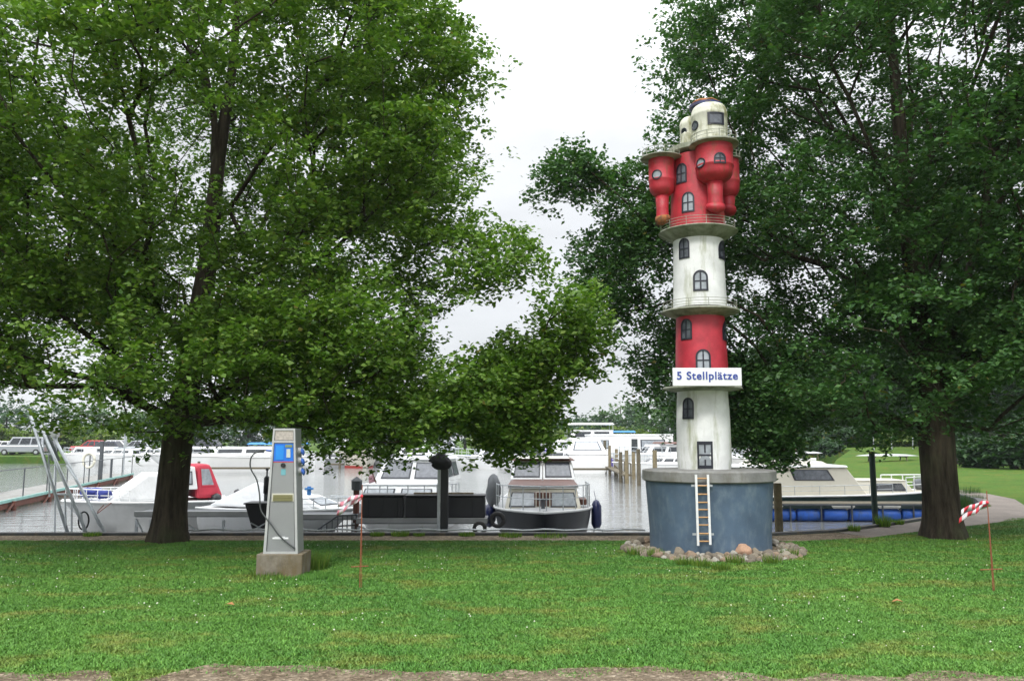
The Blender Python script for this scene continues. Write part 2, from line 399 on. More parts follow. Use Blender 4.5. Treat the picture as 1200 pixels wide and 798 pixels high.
# water only needs to fill the basin: keep it inside the land ring
w = MB(); w.add([(-89.9, 14.95, WATER), (31, 14.95, WATER), (31, 84, WATER), (-89.9, 84, WATER)], [(0, 1, 2, 3)])
tag(w.build('water', M['water']), kind='structure')
# quay wall (sheet piling with a coping) and earth banks
qw = MB()
eb = MB()
for i in range(len(BASIN)-1):
    (x0, y0), (x1, y1) = BASIN[i], BASIN[i+1]
    (qw if i < 9 else eb).add([(x0, y0, height(x0, y0)-.002), (x1, y1, height(x1, y1)-.002), (x1, y1, -1.6), (x0, y0, -1.6)], [(0, 1, 2, 3)])
M['earth'] = mat('earth', (.05, .065, .025), .95, var=.4, vscale=2, dirt=(.05, .09, .025), dscale=(2, 2, 2), damt=(.4, .6))
tag(eb.build('earth_bank', M['lawn'], None), kind='structure')
tag(qw.build('quay_wall', M['steel_dark'], None), 'dark quay wall along the basin edge', 'quay wall')
def offset_line(pts, d):
    res = []
    for i, p in enumerate(pts):
        a = Vector(pts[max(0, i-1)]); b = Vector(pts[min(len(pts)-1, i+1)]); t = (b-a).normalized(); n = Vector((t.y, -t.x))
        res.append((p[0]+n.x*d, p[1]+n.y*d))
    return res
EDGE = BASIN[:11]
def strip(inner, outer, z0, z1):
    mb = MB(); n = len(inner)
    vs_ = [(*p, z1) for p in inner]+[(*p, z1) for p in outer]+[(*p, z0) for p in inner]+[(*p, z0) for p in outer]
    fs = []
    for i in range(n-1):
        fs += [(i, i+1, n+i+1, n+i), (2*n+i, i, n+i, 3*n+i) if i == 0 else (i, i+1, n+i+1, n+i)]
        fs += [(i, 2*n+i, 2*n+i+1, i+1), (n+i, n+i+1, 3*n+i+1, 3*n+i)]
    fs = list(dict.fromkeys(fs))
    return mb.add(vs_, fs)
cop = strip(offset_line(EDGE, -.05), offset_line(EDGE, .10), -.25, .045)
tag(cop.build('quay_coping', M['coping_dark']), 'dark steel coping rail running along the quay edge', 'quay coping')
near = EDGE[:3]
ds = strip(offset_line(EDGE[:4], .165), [(-90, 14.02), (3.2, 14.05), (4.8, 13.95), (6.3, 14.5)], -.02, .006)
tag(ds.build('dirt_path', M['dirt_strip']), kind='structure')
inn = offset_line(EDGE[3:], .165)
outr = [(6.3, 14.5), (8.0, 15.7), (9.4, 16.6), (11.1, 17.9), (13.0, 20.8), (14.4, 23.6), (15.0, 26), (15.3, 29)]
bp = strip(inn, outr, -.02, .008)
tag(bp.build('brick_path', M['brick_path']), kind='structure')
# gravel drive in the foreground with a ragged edge
gv = MB(); n = 160; vs_ = []
for i in range(n+1):
    x = -14+28*i/n
    e = 6.31+.30*noise.noise(Vector((x*.7, 3, 0)))+.22*noise.noise(Vector((x*2.3, 9, 0)))+.12*noise.noise(Vector((x*8, 1, 0)))-.012*(x+2)*(1 if x > -2 else -.2)
    e -= .34*sm(1.0, 5, x)*(.6+.8*noise.noise(Vector((x*1.1, 30, 0))))
    e -= .38*sm(-3.0, -2.75, x)*(1-sm(-2.55, -2.35, x))
    vs_ += [(x, e, .006), (x, -12, .006)]
gv.add(vs_, [(2*i, 2*i+1, 2*i+3, 2*i+2) for i in range(n)])
tag(gv.build('gravel_drive', M['gravel']), kind='structure')
# soil under the stone ring
so = MB(); vv = [(xat(831, 13, .6), 13.0, .012)]
for i in range(72):
    a = 2*math.pi*i/72; q = 1.27+.12*noise.noise(Vector((math.cos(a)*2.5, math.sin(a)*2.5, 1)))+(.10 if math.sin(a) < 0 else -.12)
    vv.append((vv[0][0]+math.cos(a)*q, 13+math.sin(a)*q, .012))
so.add(vv, [(0, i+1, (i+1) % 72+1) for i in range(72)])
tag(so.build('soil', M['dirt_strip']), kind='structure')
GE = [(vs_[2*i][0], vs_[2*i][1]) for i in range(161)]
def gravel_edge(x): return np.interp(x, [g[0] for g in GE], [g[1] for g in GE])

# ------------------------------------------------------------------ the lawn's blades and clover
def np_mesh(name, verts, k, mtl, tone=None, smooth=False):
    """verts (n*k,3), faces of k corners each"""
    me = bpy.data.meshes.new(name); nv = len(verts); nf = nv//k
    me.vertices.add(nv); me.vertices.foreach_set('co', verts.astype(np.float32).ravel())
    me.loops.add(nv); me.loops.foreach_set('vertex_index', np.arange(nv, dtype=np.int32))
    me.polygons.add(nf); me.polygons.foreach_set('loop_start', np.arange(0, nv, k, dtype=np.int32))
    me.polygons.foreach_set('loop_total', np.full(nf, k, dtype=np.int32))
    me.update(calc_edges=True)
    if tone is not None:
        a = me.attributes.new('tone', 'FLOAT', 'POINT'); a.data.foreach_set('value', np.repeat(tone, k).astype(np.float32))
    me.materials.append(mtl)
    o = bpy.data.objects.new(name, me); COL.objects.link(o); return o
def lawn_outer(x): return np.interp(x, [-90, 3.2, 4.8, 6.2, 8.0, 10.1, 12.2, 14, 15.2], [14.0, 14.03, 13.93, 14.4, 15.65, 17.1, 19.5, 22.8, 26])
def blades():
    N = 1250000
    y = 5.5+rng.random(N)**1.5*12.5; x = (rng.random(N)*2-1)*(y*.70+.8)
    keep = (y > gravel_edge(x)+rng.normal(0, .12, N)+.25*(rng.random(N) < .3)*rng.normal(0, 1, N)) & (y < lawn_outer(x)+rng.normal(0, .03, N))
    keep &= ((x-3.14)**2+(y-13)**2 > 1.22**2+rng.normal(0, .12, N)) & ~((abs(x+2.95) < .30) & (abs(y-10.5) < .24))
    for i in np.where((~keep) & (y > gravel_edge(x)-.45) & (y < gravel_edge(x)+.1))[0]:
        if noise.noise(Vector((x[i]*2.2, y[i]*4.5, 7)))+.35*noise.noise(Vector((x[i]*9, y[i]*12, 2))) > .18+.6*max(0, gravel_edge(x[i])-y[i]-.15): keep[i] = True
    x = x[keep]; y = y[keep]; n = len(x)
    edge = np.exp(-((y-gravel_edge(x))/.5)); keep = rng.random(n) > edge*.55; x = x[keep]; y = y[keep]; n = len(x)
    a = rng.random(n)*6.283; w = (.003+.0035*rng.random(n))*(.8+y*.05); h = .008+.019*rng.random(n)
    tuft = ((x+2.7)**2/.3+(y-10.35)**2/.08) < 1
    h = np.where(tuft, h*2.6, h)
    lean = rng.normal(0, .017, (n, 2))
    V = np.zeros((n, 3, 3)); dx = np.cos(a)*w; dy = np.sin(a)*w
    V[:, 0] = np.c_[x-dx, y-dy, np.zeros(n)]; V[:, 1] = np.c_[x+dx, y+dy, np.zeros(n)]; V[:, 2] = np.c_[x+lean[:, 0], y+lean[:, 1], h]
    o = np_mesh('grass', V.reshape(-1, 3), 3, M['grass_blade'], rng.random(n)**1.3)
    tag(o, 'short mown green grass of the lawn in the foreground', 'grass', kind='stuff')
blades()
M['clover'] = mat('clover', (.62, .62, .52), .8)
def clover():
    N = 1000; y = 6.2+rng.random(N)*8.3; x = (rng.random(N)*2-1)*(y*.68)
    d = np.array([noise.noise(Vector((a*.45, b*.8, 4))) for a, b in zip(x, y)])
    keep = (d+rng.random(N)*.5 > .33) & (y < lawn_outer(x)-.1) & ((x-3.14)**2+(y-13)**2 > 2.3) & (y > gravel_edge(x)+.3); x = x[keep]; y = y[keep]
    mb = MB()
    for a, b in zip(x, y):
        r = random.uniform(.004, .010); h = random.uniform(.03, .05)
        mb.add([(a-r, b, h), (a, b-r, h), (a+r, b, h), (a, b+r, h), (a, b, h+r), (a, b, h-r)], [(0, 1, 4), (1, 2, 4), (2, 3, 4), (3, 0, 4), (1, 0, 5), (2, 1, 5), (3, 2, 5), (0, 3, 5)])
    tag(mb.build('clover_flowers', M['clover']), 'tiny white clover flowers dotted through the lawn', 'clover', kind='stuff')
clover()
M['dry_leaf'] = mat('dry_leaf', (.34, .16, .06), .8)
for (px, py) in ((1051, 708), (268, 712)):
    p = gnd(px, py); mb = MB()
    mb.add([(-.05, 0, .03), (-.01, -.035, .05), (.06, -.01, .035), (.02, .035, .055), (-.02, .03, .04)], [(0, 1, 2, 3, 4)])
    o = mb.build('fallen_leaf', M['dry_leaf']); o.location = p
    s = o.modifiers.new('s', 'SOLIDIFY'); s.thickness = .003
    tag(o, 'brown fallen leaf on the lawn ' + ('in front of the striped tower, right' if px > 600 else 'in front of the grey power pedestal, left'), 'leaf')
# ------------------------------------------------------------------ trees
def leaf_quads(C, L, up=.5, aspect=.62, r=rng):
    """C (n,3) centres, L (n,) lengths -> folded rhombic leaves, two triangles each as one quad"""
    n = len(C)
    a = r.random(n)*6.283
    nrm = np.c_[r.normal(0, .55, n), r.normal(0, .55, n), np.full(n, up)+r.random(n)*.6]; nrm /= np.linalg.norm(nrm, axis=1)[:, None]
    t = np.c_[np.cos(a), np.sin(a), r.normal(-.35, .35, n)]
    t -= nrm*(t*nrm).sum(1)[:, None]; t /= np.linalg.norm(t, axis=1)[:, None]
    s = np.cross(nrm, t); L = L[:, None]
    V = np.zeros((n, 4, 3))
    V[:, 0] = C-t*L*.5; V[:, 2] = C+t*L*.5
    V[:, 1] = C+s*L*aspect*.5+t*L*.08+nrm*L*.08; V[:, 3] = C-s*L*aspect*.5+t*L*.08+nrm*L*.08
    return V.reshape(-1, 3)
def make_tree(name, label, base, trunk, blobs, n_att, leaves_per, leaf, lmat, bmat, spread=.24, hole=-.12, hscale=.55,
              avoid=None, group=None, seed=1, tipr=.007, balance=.45, upness=.5, jit=.35, expo=2.35, maxr=None, cat='tree', trunk_name='trunk', core=.25, nring=6):
    r = np.random.default_rng(seed); random.seed(seed)
    base = Vector(base)
    root = thing(name, label, cat, base, 0, group)
    # attractor points
    wts = np.array([b[2] if len(b) > 2 else b[1][0]*b[1][1]*b[1][2] for b in blobs], float); wts /= wts.sum()
    A = []; tries = 0
    off = Vector((seed*3.1, seed*1.7, 0))
    while len(A) < n_att and tries < n_att*40:
        tries += 1
        b = blobs[r.choice(len(blobs), p=wts)]
        d = r.normal(size=3); d /= np.linalg.norm(d); q = r.random()**(1/3)
        if q < .62 and r.random() > core: continue
        q *= 1+.13*noise.noise(Vector(d*2.2)+off)
        p = Vector(b[0])+Vector(d*q*np.array(b[1]))
        if noise.noise(p*hscale+off) < hole: continue
        if avoid and avoid(p): continue
        A.append(p)
    A = np.array(A)
    # skeleton: trunk first, then every point joins the node that keeps path and reach short
    P = []; par = []; plen = []; forced = []
    for i, (tp, tr) in enumerate(trunk):
        tp = Vector(tp)
        P.append(base+tp); par.append(i-1); plen.append(0 if i == 0 else plen[-1]+(P[-1]-P[-2]).length); forced.append(tr)
    nt_ = len(P); top = P[-1]
    zmin = trunk[max(1, len(trunk)//3)][0][2]+base.z
    order = np.argsort([min((Vector(a)-P[k]).length for k in range(nt_)) for a in A])
    cap = nt_+len(A)*3
    PX = np.zeros((cap, 3)); PL = np.zeros(cap)
    for i in range(nt_): PX[i] = P[i]; PL[i] = plen[i]
    okb = np.ones(cap, bool)
    for i in range(nt_):
        if P[i].z < zmin: okb[i] = False
    m = nt_; tips = []
    PARR = list(par)
    for idx in order:
        a = A[idx]
        d = np.linalg.norm(PX[:m]-a, axis=1); cost = d+balance*PL[:m]+np.where(PX[:m, 2] > a[2]+.3, (PX[:m, 2]-a[2])*.25, 0)
        cost[~okb[:m]] = 1e9
        j = int(cost.argmin()); dj = d[j]
        k = max(1, int(dj/ .7)); k = min(k, 3); prev = j; p0 = PX[j].copy()
        for s_ in range(1, k+1):
            t = s_/k; q = p0*(1-t)+a*t
            if s_ < k: q = q+r.normal(0, .06*dj, 3)*(.6)+np.array([0, 0, .08*dj*math.sin(math.pi*t)])
            if m >= cap: break
            PX[m] = q; PL[m] = PL[prev]+np.linalg.norm(q-PX[prev]); PARR.append(prev); prev = m; m += 1
        tips.append(prev)
    rad = np.zeros(m)
    kids = np.zeros(m)
    acc = np.zeros(m)
    for i in range(m-1, -1, -1):
        rad[i] = max(tipr, acc[i]**(1/expo)) if acc[i] > 0 else tipr
        if i < nt_: rad[i] = max(forced[i], min(rad[i], forced[i]))
        if PARR[i] >= 0: acc[PARR[i]] += rad[i]**expo
    # trunk mesh: smooth pipe; limbs mesh
    tb = MB()
    tp_ = [P[0]+(P[1]-P[0])*0]; 
    pts = [P[i]-base for i in range(nt_)]; rr = [forced[i] for i in range(nt_)]
    # densify and add irregularity
    Q = []; RR = []
    for i in range(nt_-1):
        for s_ in range(6):
            t = s_/6; Q.append(pts[i]*(1-t)+pts[i+1]*t); RR.append(rr[i]*(1-t)+rr[i+1]*t)
    Q.append(pts[-1]); RR.append(rr[-1])
    n_ = 28; vs_ = []
    for i, (q, rr_) in enumerate(zip(Q, RR)):
        fl = math.exp(-q.z/.22)
        for k in range(n_):
            a = 2*math.pi*k/n_
            w_ = rr_*(1+.07*noise.noise(Vector((math.cos(a)*1.6, math.sin(a)*1.6, q.z*.5+seed)))+fl*(.12+.30*max(0, math.sin(a*5+seed)))+.03*noise.noise(Vector((math.cos(a)*6, math.sin(a)*6, q.z*1.2))))
            vs_.append((q.x+math.cos(a)*w_, q.y+math.sin(a)*w_, q.z if i else -.1))
    fs = [(i*n_+k, i*n_+(k+1) % n_, (i+1)*n_+(k+1) % n_, (i+1)*n_+k) for i in range(len(Q)-1) for k in range(n_)]
    tb.add(vs_, fs); tr_o = tb.build(trunk_name, bmat, root, smooth=True)
    lb = MB()
    for i in range(nt_, m):
        p = PARR[i]; r1 = rad[i]; r0 = min(rad[p], r1*1.35)
        if maxr: r0 = min(r0, maxr); r1 = min(r1, maxr)
        nn = nring if r0 > .03 else 4 if r0 > .012 else 3
        lb.cyl(Vector(PX[p])-base, Vector(PX[i])-base, r0, r1, nn, False)
    lb.build('branches', bmat, root, smooth=True)
    # leaves
    T = PX[tips]; nl = len(T)*leaves_per
    c = np.repeat(T, leaves_per, axis=0)
    # local clumps: each tip carries a few sprigs
    sprig = r.normal(0, spread, (len(T), 6, 3))*np.array([1.25, 1.25, .75])
    pick = r.integers(0, 6, nl); ti = np.repeat(np.arange(len(T)), leaves_per)
    c = c+sprig[ti, pick]+r.normal(0, spread*jit, (nl, 3))*np.array([1, 1, .7])
    if avoid:
        # clear the tower with a vectorised version of the same box
        if hasattr(avoid, 'np'): c = c[~avoid.np(c)]
    nl = len(c)
    tone_tip = r.random(len(T))
    tone = np.clip(.45+r.normal(0, .17, nl)+(tone_tip[ti[:nl]] if nl == len(ti) else r.random(nl))*.44-.22, 0, .93)
    tone = np.where(r.random(nl) < .006, 1.0, tone)
    V = leaf_quads(c-np.array(base), leaf*(.7+.6*r.random(nl)), upness, r=r)
    o = np_mesh('crown', V, 4, lmat, tone); o.parent = root
    return root

TX = xat(825, 13, 1.5)      # lighthouse axis
class Avoid:
    def __call__(s, p): return TX-1.75 < p.x < TX+1.25 and p.y < 14.5 and p.x > 1.2
    def np(s, c): return (c[:, 0] > TX-1.5) & (c[:, 0] < TX+1.05) & (c[:, 1] < 14.2)
class AvoidLeft(Avoid):
    def __call__(s, p): return Avoid.__call__(s, p) or (p.z < 2.55 and p.x < -6.6)
    def np(s, c): return Avoid.np(s, c) | ((c[:, 2] < 2.25) & (c[:, 0] < -6.9))
def blob(px, py, Y, rad, w=None):
    p = at(px, py, Y); return (p, rad) if w is None else (p, rad, w)
# left oak
b = gnd(198, 628); b.y = 14.0; b.x = xat(198, 14.0)
lt = [((0, 0, 0), .295), ((0, 0, .5), .265), ((.03, 0, 1.2), .255), ((.08, 0, 2.0), .25), ((.25, 0, 3.2), .21), ((.40, .1, 4.8), .165), ((.5, .1, 6.6), .12), ((.7, .1, 8.6), .075), ((.75, .1, 10.5), .04)]
make_tree('oak_tree', 'big leafy oak left of the grey power pedestal, filling the left half with foliage', b, lt, [
    blob(225, 130, 14, (5.1, 4.6, 5.3)), blob(180, 430, 13.4, (4.6, 3.4, 1.25)), blob(-20, 330, 13, (2.6, 3, 2.6)),
    blob(430, 430, 12.6, (2.3, 2.2, 1.35), 14), blob(602, 372, 12.1, (1.15, 1.3, 1.0)), blob(602, 468, 12.4, (.36, .5, .85), 6.0),
    blob(652, 392, 12.2, (.7, .7, .6), 2.2), blob(520, 436, 12.2, (.9, 1.2, .9), 8.0), blob(545, 330, 13, (1.2, 1.3, 1.1), 7), blob(455, 150, 13.4, (1.8, 2, 3.0))],
    3100, 125, .090, M['leaf_left'], M['bark'], avoid=AvoidLeft(), seed=3, spread=.20, hole=-.02, hscale=.75, jit=.42, expo=2.12)
# right oak
b = gnd(1107, 625); b.y = 14.5; b.x = xat(1107, 14.5)
rt = [((0, 0, 0), .325), ((-.02, 0, .5), .30), ((-.03, 0, 1.2), .29), ((-.04, 0, 2.0), .29), ((-.08, 0, 3.0), .24), ((-.2, .1, 4.8), .19), ((-.3, .1, 6.8), .13), ((-.35, .1, 9.0), .08), ((-.4, .1, 11), .04)]
make_tree('oak_tree', 'big dark oak right of the striped tower, spreading behind it', b, rt, [
    blob(1065, 120, 15, (4.75, 4.6, 5.5)), blob(735, 238, 15.2, (1.2, 1.4, .85), 4), blob(665, 215, 15.2, (.55, .7, .5), 2), blob(765, 325, 15.4, (1.5, 1.5, 1.6), 8),
    blob(805, 450, 15.6, (.95, 1, 1.0), 4), blob(1000, 415, 14.5, (2.7, 3, 1.45)), blob(900, 516, 14.2, (.28, .4, .5), 1.6), blob(890, 470, 15, (.9, 1, .8), 4), blob(1185, 400, 14, (1.9, 3, 1.7)), blob(1240, 250, 15, (2.5, 4, 3.5)), blob(860, 60, 15.4, (1.4, 1.6, 1.6))],
    3300, 125, .090, M['leaf_right'], M['bark'], avoid=Avoid(), seed=8, spread=.20, hole=-.08, hscale=.75, jit=.42, expo=2.15)

# far trees: each its own trunk and crown
def far_tree(px, pytop, Y, wid, lmat, seed, label, group, trunkpx=None, low=.12, n=90, lp=34, gz=None, ls=1):
    x = xat(px, Y); gz = height(x, Y) if gz is None else gz
    H = (zat(pytop, Y)-gz)*1.1; W = wid/2*Y/FPX
    b = Vector((x, Y, gz)); rr = random.Random(seed)
    bl = [(b+Vector((0, 0, H*.58)), (W, W, H*.40)), (b+Vector((W*.35*rr.uniform(-1, 1), 0, H*.78)), (W*.6, W*.6, H*.24)),
          (b+Vector((-W*.4, 0, H*.42)), (W*.65, W*.7, H*.3)), (b+Vector((W*.4, 0, H*.40)), (W*.65, W*.7, H*.3))]
    if low < .05: bl.append((b+Vector((0, 0, H*.2)), (W*.95, W*.9, H*.2)))
    tr = [((0, 0, 0), H*.028+.03), ((0, 0, H*.15), H*.024+.02), ((0, 0, H*.4), H*.018), ((0, 0, H*.85), H*.006)]
    s = max(.28, Y*.0042)*ls
    return make_tree('bush' if H < 3.0 else 'tree', label, b, tr, bl, n, lp, s, lmat, M['bark_far'], spread=W*.12+.1, hole=-.3, hscale=1.2/W, seed=seed, tipr=.02, group=group, nring=4, cat='bush' if H < 3.0 else 'tree', core=.5)
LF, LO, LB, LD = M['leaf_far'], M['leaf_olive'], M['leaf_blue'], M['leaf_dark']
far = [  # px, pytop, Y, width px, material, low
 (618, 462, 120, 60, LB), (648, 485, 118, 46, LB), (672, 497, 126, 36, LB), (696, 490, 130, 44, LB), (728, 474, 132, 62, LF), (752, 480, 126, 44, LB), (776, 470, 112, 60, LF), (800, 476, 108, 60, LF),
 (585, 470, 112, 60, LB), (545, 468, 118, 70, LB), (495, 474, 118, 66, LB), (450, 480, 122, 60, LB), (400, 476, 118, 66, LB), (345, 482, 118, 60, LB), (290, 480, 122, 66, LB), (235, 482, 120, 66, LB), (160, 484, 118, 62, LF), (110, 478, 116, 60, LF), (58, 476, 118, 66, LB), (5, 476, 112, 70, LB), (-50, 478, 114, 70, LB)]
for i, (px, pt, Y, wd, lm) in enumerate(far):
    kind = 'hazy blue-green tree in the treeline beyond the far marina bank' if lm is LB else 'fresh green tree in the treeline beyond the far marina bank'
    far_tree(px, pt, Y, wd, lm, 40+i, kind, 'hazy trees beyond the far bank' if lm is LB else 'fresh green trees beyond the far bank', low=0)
for i, (px, pt, Y, wd) in enumerate([(628, 500, 96, 44), (660, 505, 96, 42), (690, 506, 98, 40), (718, 505, 98, 44), (748, 506, 96, 40), (34, 500, 100, 44), (78, 500, 100, 40), (8, 503, 98, 40), (575, 506, 97, 44), (128, 505, 100, 40)]):
    far_tree(px, pt, Y, wd, LO, 80+i, 'low olive-green bush on the far bank behind the moored boats', 'olive bushes on the far bank', low=0, n=50)
# dark wood and hedge at the right, beyond the lawn
for i, (px, pt, Y, wd) in enumerate([(850, 430, 95, 120), (905, 420, 98, 120), (960, 410, 92, 120), (1015, 420, 94, 120), (1068, 400, 90, 120), (1125, 380, 84, 130), (1180, 370, 66, 150), (1240, 360, 58, 160)]):
    far_tree(px, pt, Y, wd, LD, 120+i, 'tall dark tree in the wood closing the lawn on the right', 'dark trees of the wood on the right', low=0, n=420, lp=44, ls=1.35)
for i, (px, pt, Y, wd) in enumerate([(900, 498, 84, 60), (940, 503, 82, 56), (982, 502, 80, 56), (1020, 504, 78, 56), (952, 516, 70, 30), (974, 519, 68, 24), (1150, 500, 62, 70), (1140, 518, 44, 26), (1162, 515, 43, 26), (1192, 512, 42, 30), (1205, 492, 52, 90)]):
    far_tree(px, pt, Y, wd, LD, 140+i, 'dark hedge bush at the edge of the wood on the right', 'hedge bushes along the wood on the right', low=0, n=70)
for i, (px, pt, Y, wd) in enumerate([(1048, 508, 74, 34), (1068, 511, 73, 28)]):
    far_tree(px, pt, Y, wd, LO, 150+i, 'pale shrub in front of the dark wood just left of the right oak trunk', 'pale shrubs before the wood', low=0, n=50)
# ------------------------------------------------------------------ the lighthouse model
TY = 13.0
def wpx(px0, px1, z, Y=TY): return (px1-px0)/2/FPX*depth(Y, z)
def tz(py, Y=12.6): return at(600, py, Y).z
def lighthouse():
    DX = xat(831, TY, .6)
    root = thing('lighthouse', 'red and white striped model lighthouse with turrets standing on a round blue plinth', 'lighthouse', (DX, TY, 0))
    O = Vector((TX-DX, 0, 0))                     # tower axis relative to plinth axis
    view = math.atan2(-TY, -TX)                   # direction from tower to the camera
    def theta(px, py, r):                         # horizontal angle for a pixel on a cylinder of radius r
        z = tz(py, TY-r); ax = TX
        # solve for the angle whose projection lands on px
        best = None
        for k in range(-88, 89):
            a = view+R(k); x = TX+r*math.cos(a); y = TY+r*math.sin(a)
            q = 600+x/depth(y, z)*FPX
            if best is None or abs(q-px) < best[0]: best = (abs(q-px), a)
        return best[1]
    # plinth
    r1 = wpx(762, 901, .1); r2 = wpx(758, 904, 1.0); zc0 = tz(567, 12); zc1 = tz(553, 12)
    mb = MB(); mb.lathe([(r1, -.1), (r1+.002, .3), (r2, zc0), (r2-.1, zc0+.002)], n=96)
    mb.build('plinth', M['blue_drum'], root, smooth=True, autos=40)
    mb = MB(); rc = wpx(754.5, 907, zc1); mb.lathe([(rc-.02, zc0+.003), (rc, zc0+.02), (rc, zc1-.015), (rc-.015, zc1), (.02, zc1+.02)], n=96)
    mb.build('coping', M['concrete'], root, smooth=True, autos=40)
    P0 = zc1+.012
    # wall sections: (name, material, [(py, px0, px1)...])
    def section(name, m, rows, z0=None, extra=0):
        prof = []
        for k, (py, a, b) in enumerate(rows):
            z = tz(py, TY-.4)
            if k == 0 and z0 is not None: z = z0
            prof.append((wpx(a, b, z), z))
        # smooth profile
        zs = np.linspace(prof[0][1], prof[-1][1], 14); rs = np.interp(zs, [p[1] for p in prof], [p[0] for p in prof])
        mb = MB(); mb.lathe([(float(r_), float(z_)) for r_, z_ in zip(rs, zs)], (O.x, O.y, 0), n=72)
        o = mb.build(name, m, root, smooth=True, autos=50)
        def rad(z): return float(np.interp(z, [p[1] for p in prof], [p[0] for p in prof]))
        return rad
    rw1 = section('white_wall', M['white_wall'], [(551, 795, 856), (535, 794, 857), (515, 794, 856), (490, 793.5, 855), (456, 794.5, 852.5)], P0)
    rr1 = section('red_wall', M['red_wall'], [(449, 793, 854.5), (410, 794, 853), (366, 795, 850.5)])
    rw2 = section('white_wall', M['white_wall'], [(357, 790, 852), (320, 790.5, 850), (275, 791, 848.5)])
    rr2 = section('red_wall', M['red_rough'], [(262, 790, 854), (240, 791, 852), (205, 792, 850), (176, 793, 848)])
    def gallery(pyt, pyb, a, b, up=0, mossy=True, rail=True, cone=.05, a_in=.6):
        z1 = tz(pyt, TY-.6); z0 = tz(pyb, TY-.6)
        rg = wpx(a, b, z1)
        mb = MB(); mb.lathe([(rg*a_in, z0-cone), (rg-.03, z0+.004), (rg, z0+.015), (rg, z1-.01), (rg-.012, z1), (rg*a_in, z1+.012)], (O.x, O.y, 0), n=80)
        g = mb.build('gallery', M['rim'], root, smooth=True, autos=35)
        if rail:
            mb = MB(); rr = rg-.04
            for hz in (.045, .09, .135): mb.pipe([(O.x+math.cos(t)*rr, O.y+math.sin(t)*rr, z1+hz) for t in np.linspace(0, 2*math.pi, 49)], .0042, 5)
            for t in np.linspace(0, 2*math.pi, 13)[:-1]: mb.cyl((O.x+math.cos(t)*rr, O.y+math.sin(t)*rr, z1-.005), (O.x+math.cos(t)*rr, O.y+math.sin(t)*rr, z1+.138), .005, n=5)
            mb.build('railing', M['rim'], g)
        return z1, rg
    gallery(451, 454.5, 778, 869.5, rail=False, cone=.03)
    gallery(358, 361, 777.5, 868.5, cone=.07)
    gallery(261.5, 264, 775, 866, cone=.13)
    # windows wrapped on the wall
    def window(px, py, w, h, radf, kind='arch', root_=root, c=None, glass='glass', bars=True):
        if callable(radf):
            r_ = radf(tz(py, TY-.4)); cx, cy = O.x, O.y; th = theta(px, py, r_); zc = tz(py, TY-r_)
        else:
            r_, cx, cy, th, zc = radf
        dist = 12.75
        hw = w/2/FPX*dist; hh = h/2/FPX*dist
        # local facing: correct the width for obliqueness
        ob = max(.45, math.cos(th-view)); hw = hw/ob
        def P(u, v, d):
            rad_ = radf(zc+v)+d if callable(radf) else r_+d
            return (cx+math.cos(th+u/r_)*rad_, cy+math.sin(th+u/r_)*rad_, zc+v)
        def shape(s, n=7):     # closed outline, ccw from outside
            if kind == 'round':
                return [(math.cos(a)*hw*s, math.sin(a)*hh*s) for a in np.linspace(0, 2*math.pi, 21)[:-1]]
            k = hw*s; H0 = -hh*s if kind != 'arch' else -hh+(hw*(1-s))
            if kind == 'rect': return [(x, H0) for x in np.linspace(-k, k, n)]+[(x, hh*s) for x in np.linspace(k, -k, n)]
            cz = hh-hw; top = [(math.cos(a)*k, cz+math.sin(a)*k) for a in np.linspace(0, math.pi, 13)]
            return [(x, H0) for x in np.linspace(-k, k, n)]+top
        def slab(mb, out_, inn_, d0, d1):
            n = len(out_); vs_ = [P(*p, d1) for p in out_]+[P(*p, d1) for p in inn_]+[P(*p, d0) for p in out_]+[P(*p, d0) for p in inn_]
            fs = []
            for i in range(n):
                j = (i+1) % n; fs += [(i, j, n+j, n+i), (2*n+i, 2*n+j, j, i), (n+i, n+j, 3*n+j, 3*n+i)]
            mb.add(vs_, fs)
        o1 = shape(1); o2 = shape(.76)
        mb = MB(); slab(mb, o1, o2, -.012, .014)
        if bars:
            t = hw*.10
            if kind != 'round' or True:
                zb0, zb1 = -hh*.9, hh*.9
                mb.hexa([P(-t, zb0, .001), P(t, zb0, .001), P(t, zb0, .011), P(-t, zb0, .011)], [P(-t, zb1, .001), P(t, zb1, .001), P(t, zb1, .011), P(-t, zb1, .011)])
                zh = 0 if kind != 'arch' else -hh*.05
                k = hw*.85; us = np.linspace(-k, k, 5)
                for u0, u1 in zip(us[:-1], us[1:]):
                    mb.hexa([P(u0, zh-t, .0012), P(u1, zh-t, .0012), P(u1, zh-t, .0105), P(u0, zh-t, .0105)], [P(u0, zh+t, .0012), P(u1, zh+t, .0012), P(u1, zh+t, .0105), P(u0, zh+t, .0105)])
        fr = mb.build('window', M['frame_dark'], root_)
        g = MB(); o3 = shape(.84); n = len(o3); ks = (1, .75, .5, .25)
        vs_ = [P(p[0]*k_, p[1]*k_, .0045) for k_ in ks for p in o3]+[P(0, 0, .0045)]
        g.add(vs_, [(j*n+i, j*n+(i+1) % n, (j+1)*n+(i+1) % n, (j+1)*n+i) for j in range(3) for i in range(n)]+[(3*n+i, 3*n+(i+1) % n, 4*n) for i in range(n)])
        g.build('pane', M[glass], fr)
        return fr
